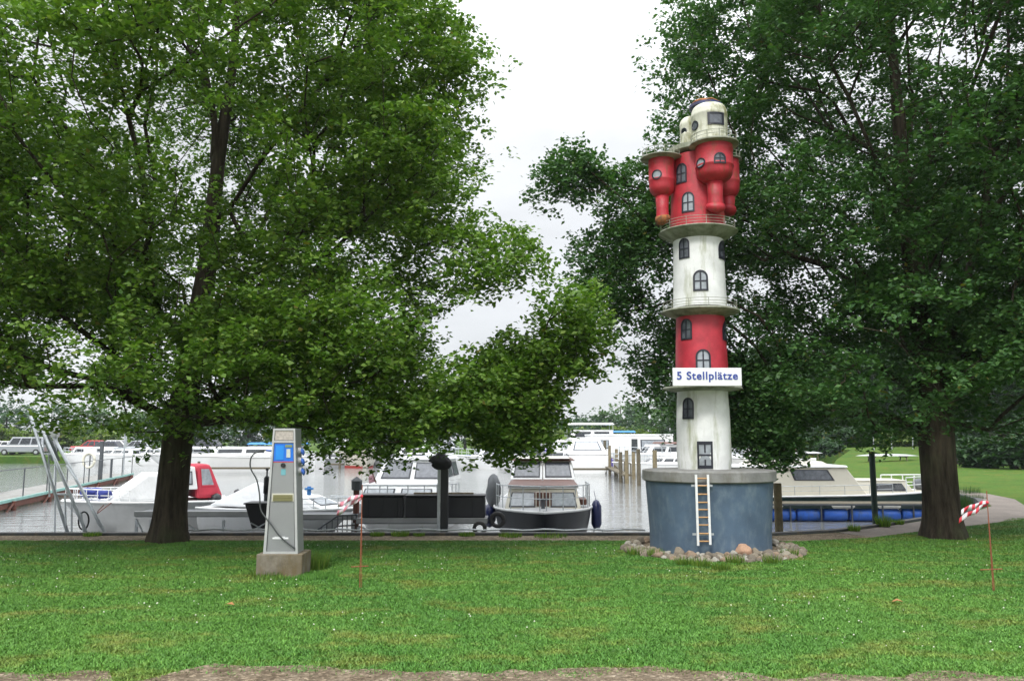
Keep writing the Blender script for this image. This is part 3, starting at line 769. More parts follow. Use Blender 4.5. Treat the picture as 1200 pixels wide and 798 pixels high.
    for px, py, w, h, rf, kd in [
        (801.5, 289, 12, 25, rw2, 'arch'), (821, 328.5, 17, 25, rw2, 'arch'), (847.5, 290, 12, 24, rw2, 'arch'),
        (804, 384.5, 12.5, 25, rr1, 'arch'), (824, 421.5, 17, 25, rr1, 'arch'), (850.5, 385, 14, 25, rr1, 'arch'),
        (806.5, 478, 12.5, 25, rw1, 'arch'), (826, 533, 17.5, 31, rw1, 'rect'),
        (798.5, 200, 12, 25, rr2, 'arch'), (806.5, 235.5, 14.5, 25, rr2, 'arch')]:
        window(px, py, w, h, rf, kd, glass='glass_pale' if (kd == 'rect' or (w > 14)) else 'glass')
    # a few windows round the back so the tower is whole
    for rf, py, a in ((rw1, 478, 150), (rr1, 421, 170), (rw2, 328, 160), (rr2, 235, 175)):
        z = tz(py); r_ = rf(z); th = view+R(a)
        window(0, 0, 9, 25, (r_, O.x, O.y, th, z), 'arch')
    # turrets
    def turret(px, rpx, roofpx, pyr0, pyr1, pyb, pyp, pipe_px, Yoff, name='turret', rust=False, rail=True, wins=()):
        Yt = TY+Yoff; z1 = tz(pyr1, Yt-.2); x = xat(px, Yt, z1)-DX
        r_ = rpx/FPX*depth(Yt, z1); zb = tz(pyb, Yt-.2); zp = tz(pyp, Yt-.1); rp = pipe_px/FPX*depth(Yt, z1)
        zr = tz(pyr0, Yt-.3); rf = roofpx/FPX*depth(Yt, zr)
        hb = (z1-zb)
        prof = [(.02, zb)]+[(r_*math.sin(a)*.98, zb+hb*.30*(1-math.cos(a))) for a in np.linspace(.3, math.pi/2, 7)]+[(r_, zb+hb*.42), (r_*1.03, zb+hb*.44), (r_*1.03, zb+hb*.47), (r_, zb+hb*.49), (r_, zb+hb*.86), (r_*1.02, zb+hb*.88), (r_*1.02, zb+hb*.92), (r_, zb+hb*.94), (r_, z1+.02)]
        mb = MB(); mb.lathe(prof, (x, Yoff, 0), n=44); t = mb.build(name, M['red_rough'], root, smooth=True, autos=50)
        # corbel pipe below with its rounded rusty end
        cxo = O.x-x; cyo = -Yoff; L = math.hypot(cxo, cyo); ux, uy = cxo/L, cyo/L
        zt = zb+.06
        pts = [(x, Yoff, zt), (x, Yoff, zt*.5+zp*.5), (x, Yoff, zp+.13), (x+ux*.005, Yoff+uy*.005, zp+.08), (x+ux*.02, Yoff+uy*.02, zp+.035), (x+ux*.035, Yoff+uy*.035, zp+.005)]
        mb = MB(); mb.pipe(pts[:4], [rp*1.0, rp*.86, rp*.92, rp*.98], 18); mb.build('corbel', M['red_rough'], t, smooth=True)
        mb = MB(); mb.pipe([pts[2], pts[3], pts[4], pts[5]], [rp*1.04, rp*1.16, rp*1.0, rp*.35], 18); mb.build('corbel_elbow', M['orange_rust'] if rust else M['red_rough'], t, smooth=True)
        # roof disc
        mb = MB(); mb.lathe([(r_*.9, z1+.005), (rf-.03, z1+.018), (rf, z1+.03), (rf, zr-.008), (rf-.015, zr), (.02, zr+.012)], (x, Yoff, 0), n=60)
        g = mb.build('roof_slab', M['rim'], root, smooth=True, autos=35)
        if rail:
            mb = MB(); rr = rf-.03; 
            for hz in (.06, .12): mb.pipe([(x+math.cos(a)*rr, Yoff+math.sin(a)*rr, zr+hz) for a in np.linspace(0, 2*math.pi, 33)], .005, 5)
            for a in np.linspace(0, 2*math.pi, 13)[:-1]: mb.cyl((x+math.cos(a)*rr, Yoff+math.sin(a)*rr, zr-.003), (x+math.cos(a)*rr, Yoff+math.sin(a)*rr, zr+.125), .007, n=5)
            mb.build('railing', M['rim'], g)
        for (wpx_, wpy, w_, h_, kd, gl) in wins:
            z = tz(wpy, Yt-r_); off = (wpx_-px)/FPX*depth(Yt, z)
            th = view+math.asin(max(-.97, min(.97, off/r_)))
            window(0, 0, w_, h_, (r_, x, Yoff, th, z), kd, root_=t, glass=gl, bars=kd != 'round')
        return x, r_, zr, rf
    turret(775, 15, 24, 178, 184, 228, 261, 8, -.12, rust=True, wins=((770, 204, 12, 12, 'round', 'glass_pale'),))
    xf, rfr, zrf, rff = turret(836.5, 21.3, 28.5, 161, 168, 211, 247, 10, -.52, rail=True, wins=((820.5, 187.5, 10, 12, 'round', 'glass_pale'), (842.5, 185, 13.5, 13, 'arch', 'glass')))
    turret(852, 13.5, 17, 181, 185, 230, 250, 8, .42, wins=())
    turret(800, 13.5, 17, 181, 185, 230, 250, 8, .60, wins=())
    # slab over the core between the turrets, with the white lamp house on top
    z1 = tz(175, TY-.3); z2 = tz(169, TY-.3); rg = wpx(789, 853, z1)
    mb = MB(); mb.lathe([(rg*.7, z1-.02), (rg-.02, z1-.004), (rg, z1+.01), (rg, z2), (.02, z2+.012)], (O.x, O.y, 0), n=64); mb.build('roof_slab', M['rim'], root, smooth=True, autos=35)
    def house(px, rpx, py0, py1, dome, Yoff, m, z0=None, squash=.5):
        Yt = TY+Yoff; zb = tz(py1, Yt-.2) if z0 is None else z0; zt = tz(py0, Yt-.2); x = xat(px, Yt, zb)-DX; r_ = rpx/FPX*depth(Yt, zb)
        hd = dome/FPX*depth(Yt, zt); zs = zt-hd
        prof = [(r_, zb-.01), (r_, zb+(zs-zb)*.22), (r_*.985, zb+(zs-zb)*.23), (r_*.985, zb+(zs-zb)*.30), (r_, zb+(zs-zb)*.31), (r_, zs-.05), (r_*1.02, zs-.04), (r_*1.02, zs-.01)]
        prof += [(r_*(1-squash+squash*math.cos(a)), zs+hd*math.sin(a)) for a in np.linspace(0.05, math.pi/2, 8)]+[(.02, zt+.004)]
        mb = MB(); mb.lathe(prof, (x, Yoff, 0), n=48); return mb.build('lamp_house', m, root, smooth=True, autos=40), x, r_, zt
    h1, hx, hr, hzt = house(832, 20.8, 119.5, 161, 11, -.44, M['white_mossy'], zrf, .32)
    h2, ax, ar, azt = house(811, 13.5, 133, 171, 8, -.10, M['white_mossy'], z2, .6)
    mb = MB(); mb.box((xat(805, TY-.25, 6)-DX, -.28, (tz(168, 12.6)+tz(155, 12.6))/2), (.13, .12, tz(152, 12.6)-tz(169, 12.6)), rz=.3); mb.build('porch', M['white_mossy'], root, bevel=.015)
    # lamp house windows
    def hwin(px, py, w, h, x, r_, Yoff, pxc, kd, gl, par, bars=False):
        z = tz(py, TY+Yoff-r_); off = (px-pxc)/FPX*depth(TY+Yoff, z); th = view+math.asin(max(-.97, min(.97, off/r_)))
        window(0, 0, w, h, (r_, x, Yoff, th, z), kd, root_=par, glass=gl, bars=bars)
    hwin(839.5, 138.5, 19, 15, hx, hr+.004, -.44, 832, 'rect', 'glass', h1)
    hwin(815.5, 143, 7, 12, hx, hr+.004, -.44, 832, 'round', 'glass', h1)
    hwin(802.5, 154, 6, 12, ax, ar+.004, -.10, 811, 'arch', 'glass_dark', h2)
    # crown: blue brim and rusty cap
    zb = hzt-.005
    cx_ = xat(827, TY-.35, 6.9)-DX
    mb = MB(); mb.lathe([(.19, zb), (.265, zb+.005), (.265, zb+.05), (.17, zb+.06)], (cx_, -.36, 0), n=40); mb.build('brim', mat('brim_blue', (.03, .05, .14), .6, dirt=(.12, .07, .04)), root, smooth=True, autos=35)
    mb = MB(); bm_r = []
    for i in range(7):
        a = i/6*math.pi/2; bm_r.append((.235*math.cos(a)+.01, zb+.058+.075*math.sin(a)))
    mb.lathe(bm_r, (cx_, -.36, 0), n=32)
    o = mb.build('rusty_cap', M['orange_rust'], root, smooth=True)
    for v in o.data.vertices: v.co += Vector((noise.noise(v.co*9), noise.noise(v.co*9+Vector((5, 0, 0))), noise.noise(v.co*11+Vector((0, 7, 0)))))*.03
    mb = MB(); mb.cyl((cx_+.04, -.36, zb+.10), (cx_+.04, -.36, zb+.19), .022, .018, 8); mb.build('finial', M['rim'], root)
    # sign board on a little frame in front of the wall
    z0 = tz(452.2, 12.2); z1 = tz(431.2, 12.2); sx0 = xat(788.5, 12.2, 2.5)-DX; sx1 = xat(869, 12.2, 2.5)-DX
    mb = MB(); mb.box(((sx0+sx1)/2, -.80, (z0+z1)/2), (sx1-sx0, .05, z1-z0)); sg = mb.build('sign_board', M['sign_white'], root, bevel=.004)
    mb = MB()
    for q in (.3, .7):
        mb.box((sx0+(sx1-sx0)*q, -.60, (z0+z1)/2), (.03, .35, .03))
    mb.build('sign_bracket', M['galv'], sg)
    fc = bpy.data.curves.new('t', 'FONT'); fc.body = '5 Stellplätze'; fc.align_x = 'CENTER'; fc.align_y = 'CENTER'; fc.size = .22; fc.extrude = .003; fc.offset = .0045; fc.space_character = 1.12
    fo = bpy.data.objects.new('t', fc); COL.objects.link(fo)
    bpy.context.view_layer.update()
    me = bpy.data.meshes.new_from_object(fo.evaluated_get(bpy.context.evaluated_depsgraph_get())); bpy.data.objects.remove(fo)
    xs = [v.co.x for v in me.vertices]; ys = [v.co.y for v in me.vertices]; wd = max(xs)-min(xs); k = (sx1-sx0)*.885/wd
    for v in me.vertices:
        x, y, z = v.co; v.co = ((x-(max(xs)+min(xs))/2)*k, -z, (y-(min(ys)+max(ys))/2)*k*1.0)
    me.materials.clear(); me.materials.append(M['sign_blue'])
    lo = bpy.data.objects.new('lettering', me); COL.objects.link(lo); lo.parent = sg; lo.location = ((sx0+sx1)/2, -.828, (z0+z1)/2)
    # ladder on the plinth
    lad_y = -(math.sqrt(r2**2-.1**2)+.06)
    def lp(px, py): 
        Yw = TY+lad_y; return Vector((xat(px, Yw, 0.6)-DX, lad_y, tz(py, Yw)))
    L0, L1 = lp(817.2, 639), lp(816.8, 556); R0, R1 = lp(831.4, 638), lp(830.8, 556)
    mb = MB()
    for a, b_ in ((L0, L1), (R0, R1)):
        mb.hexa([a+Vector((-.016, -.012, 0)), a+Vector((.016, -.012, 0)), a+Vector((.016, .012, 0)), a+Vector((-.016, .012, 0))], [b_+Vector((-.016, -.012, 0)), b_+Vector((.016, -.012, 0)), b_+Vector((.016, .012, 0)), b_+Vector((-.016, .012, 0))])
    ld = mb.build('ladder', M['white_paint'], root)
    for py in (560.5, 569, 579, 588.5, 597, 606, 615, 625, 634):
        mb = MB(); a, b_ = lp(817.5, py), lp(831, py); mb.cyl(a, b_, .011, n=8); mb.build('rung', M['wood_rung'], ld)
    for py in (569, 626):
        mb = MB(); a, b_ = lp(811.5, py), lp(836.5, py); mb.box(((a.x+b_.x)/2, lad_y+.03, a.z), (b_.x-a.x, .012, .03)); mb.box(((a.x+b_.x)/2, lad_y+.05, a.z), (.12, .05, .025)); mb.build('ladder_bracket', M['galv'], ld)
    return DX
LHX = lighthouse()
# stones round the plinth
SM = [stone_mat(i, c) for i, c in enumerate([(.20, .165, .125), (.27, .24, .19), (.15, .125, .10), (.24, .17, .12), (.33, .31, .27)])]
protos = []
for i in range(10):
    bm = bmesh.new(); bmesh.ops.create_icosphere(bm, subdivisions=3, radius=1)
    o_ = Vector((i*5.3, 0, 0))
    for v in bm.verts:
        d = v.co.normalized(); k = 1+.26*noise.noise(d*1.3+o_)+.10*noise.noise(d*3.4+o_)
        q = d*k
        for ax_ in (Vector((1, .3, .5)), Vector((-.6, 1, .2)), Vector((.1, -.8, .9)), Vector((-.9, -.3, .5))):
            n_ = (ax_+Vector((noise.noise(o_), noise.noise(o_+Vector((1, 1, 1))), 0))).normalized(); dd = q.dot(n_)-.72
            if dd > 0: q -= n_*dd
        v.co = q
    me = bpy.data.meshes.new('stone'); bm.to_mesh(me); bm.free()
    me.polygons.foreach_set('use_smooth', [True]*len(me.polygons)); me.materials.append(SM[i % 5]); protos.append(me)
rs = random.Random(5); cnt = 0; placed = []
tries = 0
while cnt < 270 and tries < 9000:
    tries += 1
    a = rs.uniform(0, 2*math.pi); front = .5-.5*math.sin(a)
    wdt = .14+.20*front
    d = 1.08+wdt*rs.random()
    s = rs.uniform(.030, .078)*(1.15 if front > .5 else .9)
    x, y = LHX+math.cos(a)*d*1.03, TY+math.sin(a)*d
    if math.sin(a) > .3 and rs.random() < .6: continue
    if any((x-px_)**2+(y-py_)**2 < ((s+ss)*.62)**2 for px_, py_, ss in placed): continue
    if math.hypot(x-LHX, y-TY) < 1.03+s*.6: continue
    placed.append((x, y, s)); 
    o = bpy.data.objects.new('stone', protos[rs.randrange(10)]); COL.objects.link(o)
    pile = .07*max(0, 1-(d-1.08)/.3)
    o.location = (x, y, s*.28+pile*rs.random()); o.scale = (s*rs.uniform(.9, 1.35), s*rs.uniform(.8, 1.2), s*rs.uniform(.65, .95)); o.rotation_euler = (rs.uniform(-.4, .4), rs.uniform(-.4, .4), rs.uniform(0, 6.28))
    tag(o, 'weathered field stone in the ring of stones around the blue plinth', 'stone', 'field stones around the blue plinth'); cnt += 1
p = gnd(877, 655); o = bpy.data.objects.new('stone', protos[3].copy()); COL.objects.link(o); o.data.materials.clear(); o.data.materials.append(stone_mat(9, (.40, .24, .16)))
o.location = (p.x-.03, p.y+.12, .10); o.scale = (.13, .12, .10); tag(o, 'big rounded reddish boulder in the stone ring, right of the ladder', 'stone')
# weeds among the stones
def tuft(name, label, loc, r_, h, n, m, seed, group=None):
    rg_ = np.random.default_rng(seed); a = rg_.random(n)*6.283; d = r_*np.sqrt(rg_.random(n)); x = np.cos(a)*d; y = np.sin(a)*d
    w_ = .004+.004*rg_.random(n); hh = h*(.4+.6*rg_.random(n)); b_ = rg_.random(n)*6.283
    V = np.zeros((n, 3, 3)); V[:, 0] = np.c_[x-np.cos(b_)*w_, y-np.sin(b_)*w_, 0*x]; V[:, 1] = np.c_[x+np.cos(b_)*w_, y+np.sin(b_)*w_, 0*x]
    V[:, 2] = np.c_[x+np.cos(a)*hh*.45*rg_.random(n), y+np.sin(a)*hh*.45*rg_.random(n), hh]
    o = np_mesh(name, V.reshape(-1, 3), 3, m, rg_.random(n)); o.location = loc
    return tag(o, label, 'plant', group)
for i, (px, py) in enumerate([(768, 652), (800, 662), (846, 668), (862, 660), (905, 660), (925, 652), (745, 650), (822, 664)]):
    p = gnd(px, py); tuft('grass_tuft', 'small tuft of grass growing between the stones around the blue plinth', (p.x, p.y, .02), .13, .13, 130, M['leaf_left'], i+20, 'grass tufts between the stones')
# ------------------------------------------------------------------ power pedestal
def pedestal():
    Y0 = 10.42
    xl, xr = xat(308.5, Y0, 0), xat(353, Y0, 0)
    cx = (xl+xr)/2
    root = thing('power_pedestal', 'tall grey metal power pedestal with blue display on a weathered concrete block', 'power pedestal', (cx, Y0, 0))
    zb = zat(648.5, Y0); zt = zat(502, Y0); D = .30
    # concrete block
    bx0, bx1 = xat(297, 10.3)-cx, xat(351.5, 10.3)-cx
    mb = MB(); mb.box(((bx0+bx1)/2, .19, zb/2-.04), (bx1-bx0, .46, zb+.078)); bl = mb.build('concrete_block', M['conc_block'], root, bevel=.012)
    f0, f1 = xat(308.5, Y0, zb)-cx, xat(349, Y0, zb)-cx; t0, t1 = xat(320.5, Y0, zt)-cx, xat(346, Y0, zt)-cx
    # tapering body: front narrow at top, depth constant
    def X(s, z):
        k = (z-zb)/(zt-zb); return (f0+(t0-f0)*k) if s == 0 else (f1+(t1-f1)*k)
    zc = zat(519, Y0)        # cap starts here
    def slice_(z0, z1, inset=0, y0=0, y1=D):
        return [(X(0, z0)+inset, y0, z0), (X(1, z0)-inset, y0, z0), (X(1, z0)-inset, y1, z0), (X(0, z0)+inset, y1, z0)], [(X(0, z1)+inset, y0, z1), (X(1, z1)-inset, y0, z1), (X(1, z1)-inset, y1, z1), (X(0, z1)+inset, y1, z1)]
    mb = MB(); mb.hexa(*slice_(zb, zt, .0, .012, D)); mb.build('body', M['panel_grey'], root, bevel=.008)
    q = [(X(0, zb), .012, zb), (X(1, zb), .012, zb), (X(1, zt), .012, zt), (X(0, zt), .012, zt)]
    def V(py): return (zat(py, Y0)-zb)/(zt-zb)
    # frame strips
    mb = MB(); mb.panel(q, 0, 0, .075, 1, .022); mb.panel(q, .925, 0, 1, 1, .022); mb.panel(q, .076, 0, .924, .018, .0215); mb.panel(q, .076, V(518.5), .924, V(516.5), .0215); mb.panel(q, .076, .985, .924, 1, .0215)
    mb.build('front_frame', mat('frame_alu', (.55, .56, .56), .35, metal=.4), root)
    mb = MB(); mb.panel(q, .10, .022, .90, V(541.5), .008); dr = mb.build('door', M['panel_grey'], root)
    mb = MB(); mb.panel(q, .088, .019, .10, V(519.5), .004); mb.panel(q, .90, .019, .912, V(519.5), .004); mb.build('door_gap', M['black_plastic'], dr)
    mb = MB(); mb.panel(q, .10, V(515.5), .90, .982, .012); mb.build('cap_panel', M['speckle'], root)
    mb = MB(); mb.panel(q, .10, V(540.5), .90, V(519.5), .010); dp = mb.build('display_panel', M['blue_disp'], root)
    mb = MB(); mb.panel(q, .62, V(536), .78, V(526), .016); mb.build('token_slot', mat('slot_pale', (.5, .55, .5), .4), dp)
    mb = MB(); mb.panel(q, .56, V(524), .86, V(521), .016); mb.build('lcd_screen', M['green_lcd'], dp)
    mb = MB(); mb.panel(q, .18, V(538.5), .5, V(522), .0135); mb.build('display_sheet', mat('disp2', (.02, .24, .70), .3), dp)
    mb = MB(); mb.panel(q, .10, V(541.4), .90, V(540.6), .0125); mb.build('red_trim', M['tape_red'], root)
    def Q(u, py, d=0):
        v = V(py); z = zb+(zt-zb)*v; return (X(0, z)+(X(1, z)-X(0, z))*u, .012-d, z)
    a = Q(.5, 545); mb = MB(); mb.cyl((a[0], a[1]+.0, a[2]), (a[0], a[1]-.035, a[2]), .030, .027, 20); mb.build('lock', M['black_plastic'], root)
    mb = MB(); mb.panel(q, .42, V(556.5), .60, V(549.5), .011); mb.build('emblem', M['teal_logo'], root)
    mb = MB(); mb.panel(q, .14, V(587.5), .90, V(578), .014); fl = mb.build('flap_frame', mat('flap_f', (.55, .54, .45), .4), root)
    mb = MB(); mb.panel(q, .19, V(586.8), .86, V(579.6), .024); mb.panel(q, .22, V(583.3), .83, V(582.6), .027); mb.build('flap', M['brass_flap'], fl)
    mb = MB(); mb.panel(q, .24, V(631.5), .72, V(629.5), .012); mb.panel(q, .30, V(629.3), .62, V(628.6), .012); mb.build('name_plate', M['sign_white'], root)
    # three sockets on the right side
    for py in (528.5, 540, 552):
        z = zat(py, Y0); x = X(1, z)
        mb = MB(); mb.cyl((x-.005, .15, z), (x+.035, .15, z), .048, .045, 18); so = mb.build('socket', mat('socket_grey', (.5, .5, .5), .4), root)
        mb = MB(); mb.lathe([(.001, .03), (.03, .026), (.048, .01), (.052, 0), (.044, -.002)], n=18)
        M3 = Matrix.Rotation(R(68), 3, 'Y')
        mb.v = [tuple(M3 @ Vector(v) + Vector((x+.042, .15, z-.012))) for v in mb.v]
        mb.build('socket_lid', M['socket_blue'], so, smooth=True)
    # cable hook and hanging cable
    a = Q(0, 529); mb = MB(); mb.cyl((a[0]+.01, .1, a[2]), (a[0]-.09, .06, a[2]+.015), .016, .012, 8); mb.build('cable_plug', M['socket_blue'], root)
    pts = [(a[0]-.09, .06, a[2]+.015), Q(-.55, 529, .02), Q(-.78, 535, .03), Q(-.75, 548, .03), Q(-.45, 562, .03), Q(-.28, 580, .03), Q(-.20, 596, .03), Q(-.0, 606, .04), Q(.18, 613, .045), Q(.45, 626, .05), Q(.7, 635, .045), Q(.93, 642, .035)]
    sm_ = []
    for i in range(len(pts)-1):
        p0 = Vector(pts[max(i-1, 0)]); p1 = Vector(pts[i]); p2 = Vector(pts[i+1]); p3 = Vector(pts[min(i+2, len(pts)-1)])
        for t in (0, .25, .5, .75): sm_.append(.5*((2*p1)+(p2-p0)*t+(2*p0-5*p1+4*p2-p3)*t*t+(3*p1-p0-3*p2+p3)*t**3))
    sm_.append(Vector(pts[-1])); mb = MB(); mb.pipe(sm_, .0095, 7); mb.build('cable', M['cable'], root, smooth=True)
pedestal()
p = gnd(357, 668); tuft('grass_tuft', 'long tuft of grass growing against the right side of the concrete block', (p.x, p.y+.12, 0), .26, .26, 1100, M['leaf_left'], 91)
p = gnd(318, 674); tuft('grass_tuft', 'short tuft of grass along the front foot of the concrete block', (p.x, p.y, 0), .24, .10, 600, M['leaf_left'], 92)

# ------------------------------------------------------------------ barrier stakes with flapping tape
def stake(px, pyb, pyt, tape, label, seed, step):
    b = gnd(px, pyb); H = zat(pyt, b.y)
    root = thing('barrier_stake', label, 'stake', (b.x, b.y, 0), 0, 'rusty barrier stakes on the lawn')
    mb = MB(); mb.cyl((0, 0, -.05), (.004, 0, H), .006, .005, 8); mb.build('rod', M['stake_rust'], root)
    mb = MB(); mb.cyl((.022, .01, -.05), (.006, 0, H*.72), .004, .004, 6); mb.build('brace_rod', M['stake_rust'], root)
    mb = MB(); mb.cyl((-.13*step, 0, .24), (.12*step, 0, .25), .006, n=6); mb.build('foot_bar', M['stake_rust'], root)
    # knotted tape streaming to the left
    n = 26; L = tape; mbr, mbw = MB(), MB()
    for band in range(2):
        P_ = []
        for i in range(n+1):
            t = i/n; y = .05*math.sin(t*5+seed+band)*t; dz = -.03*band-(.10+.07*band)*t**1.3+.02*math.sin(t*9+seed)*t
            P_.append(Vector((-L*t, y+.01*band, H-.13+dz)))
        for i in range(n):
            w0 = .024*(.45+.8*min(1, i/5)); w1 = .024*(.45+.8*min(1, (i+1)/5)); tw = .35*math.sin(i*.5+band*2+seed)
            def c(p_, w_, s_): return p_+Vector((.25*w_*s_, w_*s_*math.sin(tw), w_*s_*math.cos(tw)))
            tgt = mbr if (i//4+band) % 2 else mbw
            a1, b1, c1, d1 = c(P_[i], w0, -1), c(P_[i+1], w1, -1), c(P_[i+1], w1, 1), c(P_[i], w0, 1)
            tgt.add([a1, b1, c1, d1], [(0, 1, 2, 3)])
    tw_ = mbw.build('barrier_tape', M['tape_white'] if step == 1 else mat('tape_pale', (.7, .62, .66), .5), root, smooth=True)
    s = tw_.modifiers.new('s', 'SOLIDIFY'); s.thickness = .001
    tr_ = mbr.build('red_stripes', M['tape_red'] if step == 1 else mat('tape_pink', (.62, .22, .28), .5), tw_, smooth=True); s = tr_.modifiers.new('s', 'SOLIDIFY'); s.thickness = .001
    mb = MB(); mb.ball((0, 0, H-.13), .018, sz=1.2); mb.build('knot', M['tape_red'], root, smooth=True)
stake(1164, 693, 575, .31, 'thin rusty stake with red and white tape streaming from it, far right of the lawn', 1, 1)
stake(421.5, 689, 568, .28, 'thin rusty stake with faded pink and white tape, right of the grey power pedestal', 4, .8)

# ------------------------------------------------------------------ things along the quay
def post(px, pyb, pyt, wpx_, m, name, label, Y=None, group=None, cap=None, zb=None, taper=1.0):
    if Y is None: Y = gnd(px, pyb).y
    z1 = zat(pyt, Y); r_ = wpx_/2/FPX*Y; x = xat(px, Y)
    mb = MB(); z0 = (zb if zb is not None else -1.5)
    n = 8; pts = [(noise.noise(Vector((px, i, 0)))*.01, noise.noise(Vector((px, i, 5)))*.01, z0+(z1-z0)*i/n) for i in range(n+1)]
    mb.pipe(pts, [r_*(1+(1-i/n)*.08*taper) for i in range(n+1)], 12)
    o = mb.build(name, m, None, smooth=True, autos=50); o.location = (x, Y, 0)
    return tag(o, label, 'post', group)
post(913, 0, 566, 9, M['post_wood'], 'mooring_post', 'pale brown wooden mooring post just right of the blue plinth', Y=16.0)
post(1026, 0, 529, 6.5, M['post_green'], 'mooring_post', 'tall dark green steel pile in front of the cream cruiser', Y=16.9)

# steel A-frame (leaning hoist) at the left
def hoist():
    Yb = 15.7
    root = thing('slipway_hoist', 'leaning grey steel frame of rails and crossbars at the quay on the far left', 'hoist frame', (xat(85, Yb), Yb, 0))
    o0 = Vector((xat(85, Yb), Yb, 0))
    def P(px, py, Y): return at(px, py, Y)-o0
    rails = [(P(82, 633, 15.8), P(36, 488, 16.6)), (P(105, 633, 15.8), P(43, 488, 16.6)), (P(126, 630, 16.0), P(50, 488, 17.2))]
    for a, b_ in rails:
        mb = MB(); d = b_-a; mb.pipe([a, a+d*.5, b_], .033, 8); mb.build('rail', M['galv'], root, smooth=True)
    for py in (532, 579, 506):
        def on(i, py):
            a, b_ = rails[i]; lo, hi = 0., 1.
            for _ in range(30):
                t = (lo+hi)/2; q = a+(b_-a)*t+o0; pyq = 399-((q.y*-sp+(q.z-EYE)*cp)/(q.y*cp+(q.z-EYE)*sp))*FPX
                if pyq > py: lo = t
                else: hi = t
            return a+(b_-a)*lo
        mb = MB(); mb.cyl(on(0, py), on(1, py), .020, n=8); mb.build('crossbar', M['galv'], root)
    for a, b_ in ((P(76, 580, 16), P(78, 640, 15.8)), (P(84, 579, 16), P(84, 640, 15.8)), (P(57, 532, 16.3), P(58, 582, 16.2)), (P(66, 500, 17), P(64, 640, 16.6)), (P(95, 600, 16.1), P(100, 640, 16))):
        mb = MB(); mb.cyl(a, b_, .017, n=8); mb.build('strut', M['galv'], root)
    mb = MB(); mb.pipe([P(78, 545, 16.6), P(92, 566, 16.4), P(108, 598, 16.2), P(116, 616, 16)], .018, 8); mb.build('handrail', M['galv'], root, smooth=True)
    mb = MB(); mb.hexa([P(60, 540, 16.4), P(71, 540, 16.4), P(71, 540, 16.45), P(60, 540, 16.45)], [P(49, 508, 16.5), P(58, 508, 16.5), P(58, 508, 16.55), P(49, 508, 16.55)]); mb.build('mesh_panel', mat('mesh_grey', (.22, .25, .25), .6), root)
    mb = MB(); 
    mb.pipe([P(98, 610, 16.1)+Vector((math.cos(t)*.10, 0, math.sin(t)*.17)) for t in np.linspace(0, 2*math.pi, 25)], .016, 6); mb.build('hoop', M['rubber'], root, smooth=True)
    mb = MB(); mb.box(P(64, 506, 17.0), (.16, .14, .22)); mb.build('winch', M['white_paint'], root, bevel=.02)
hoist()

# steel gangways parallel to the quay
def gangway(px0, px1, Y, ztop, label, seed=0, h=.10, rails=True, zleg=-1.5):
    x0, x1 = xat(px0, Y), xat(px1, Y); L = x1-x0
    root = thing('steel_gangway', label, 'gangway', (x0, Y, 0))
    mb = MB(); mb.box((L/2, .35, ztop-h/2), (L, .70, h)); mb.build('deck', M['steel_dark'], root, bevel=.008)
    mb = MB(); mb.box((L/2, -.035, ztop-h/2+.02), (L, .05, h)); mb.build('edge_beam', M['steel'], root, bevel=.005)
    n = max(3, int(L/.95)+1)
    for i in range(n):
        x = .04+(L-.08)*i/(n-1); mb = MB(); mb.box((x, .0, (ztop-h+zleg)/2-.03), (.05, .05, ztop-h-zleg-.06)); mb.build('leg', M['galv'], root)
    for i in range(0, n-1, 2):
        xa = .04+(L-.08)*i/(n-1); xb = .04+(L-.08)*(i+1)/(n-1)
        mb = MB(); mb.cyl((xa, -.04, ztop-h-.03), (xb, -.04, ztop-.65), .019, n=6); mb.build('brace', M['galv'], root)
    mb = MB(); mb.cyl((0, .02, ztop-.5), (L, .02, ztop-.5), .02, n=6); mb.build('lower_rail', M['steel_dark'], root)
    return root, L
g1, L1 = gangway(206, 318, 17.2, .20, 'grey steel gangway on braced legs between the left oak trunk and the power pedestal')
g2, L2 = gangway(345, 416, 17.0, .16, 'short grey steel gangway right of the power pedestal')
g3, L3 = gangway(418, 571, 16.1, .17, 'steel gangway frame carrying the two long black boxes')
g4, L4 = gangway(158, 196, 17.2, .20, 'short end of steel gangway beside the left oak trunk, left side')
# sloping stair rail beside the short gangway
def stair():
    Y = 16.3; o0 = at(372, 640, Y); root = thing('gangway_stair', 'small sloping steel rail with upright bars left of the pink tape', 'railing', o0)
    a = at(370, 622, Y)-o0; b = at(396, 604, Y)-o0; c = at(418, 603, Y)-o0
    mb = MB(); mb.pipe([a, b, c], .018, 7); mb.build('handrail', M['steel_dark'], root, smooth=True)
    a2, b2, c2 = [q-Vector((0, 0, .20)) for q in (a, b, c)]
    mb = MB(); mb.pipe([a2, b2, c2], .016, 7); mb.build('lower_rail', M['steel_dark'], root, smooth=True)
    for i in range(9):
        t = i/8*2; q = a+(b-a)*t if t < 1 else b+(c-b)*(t-1)
        mb = MB(); mb.cyl(q, (q.x, q.y, o0.z*-1-.6), .012, n=6); mb.build('upright', M['steel_dark'], root)
stair()
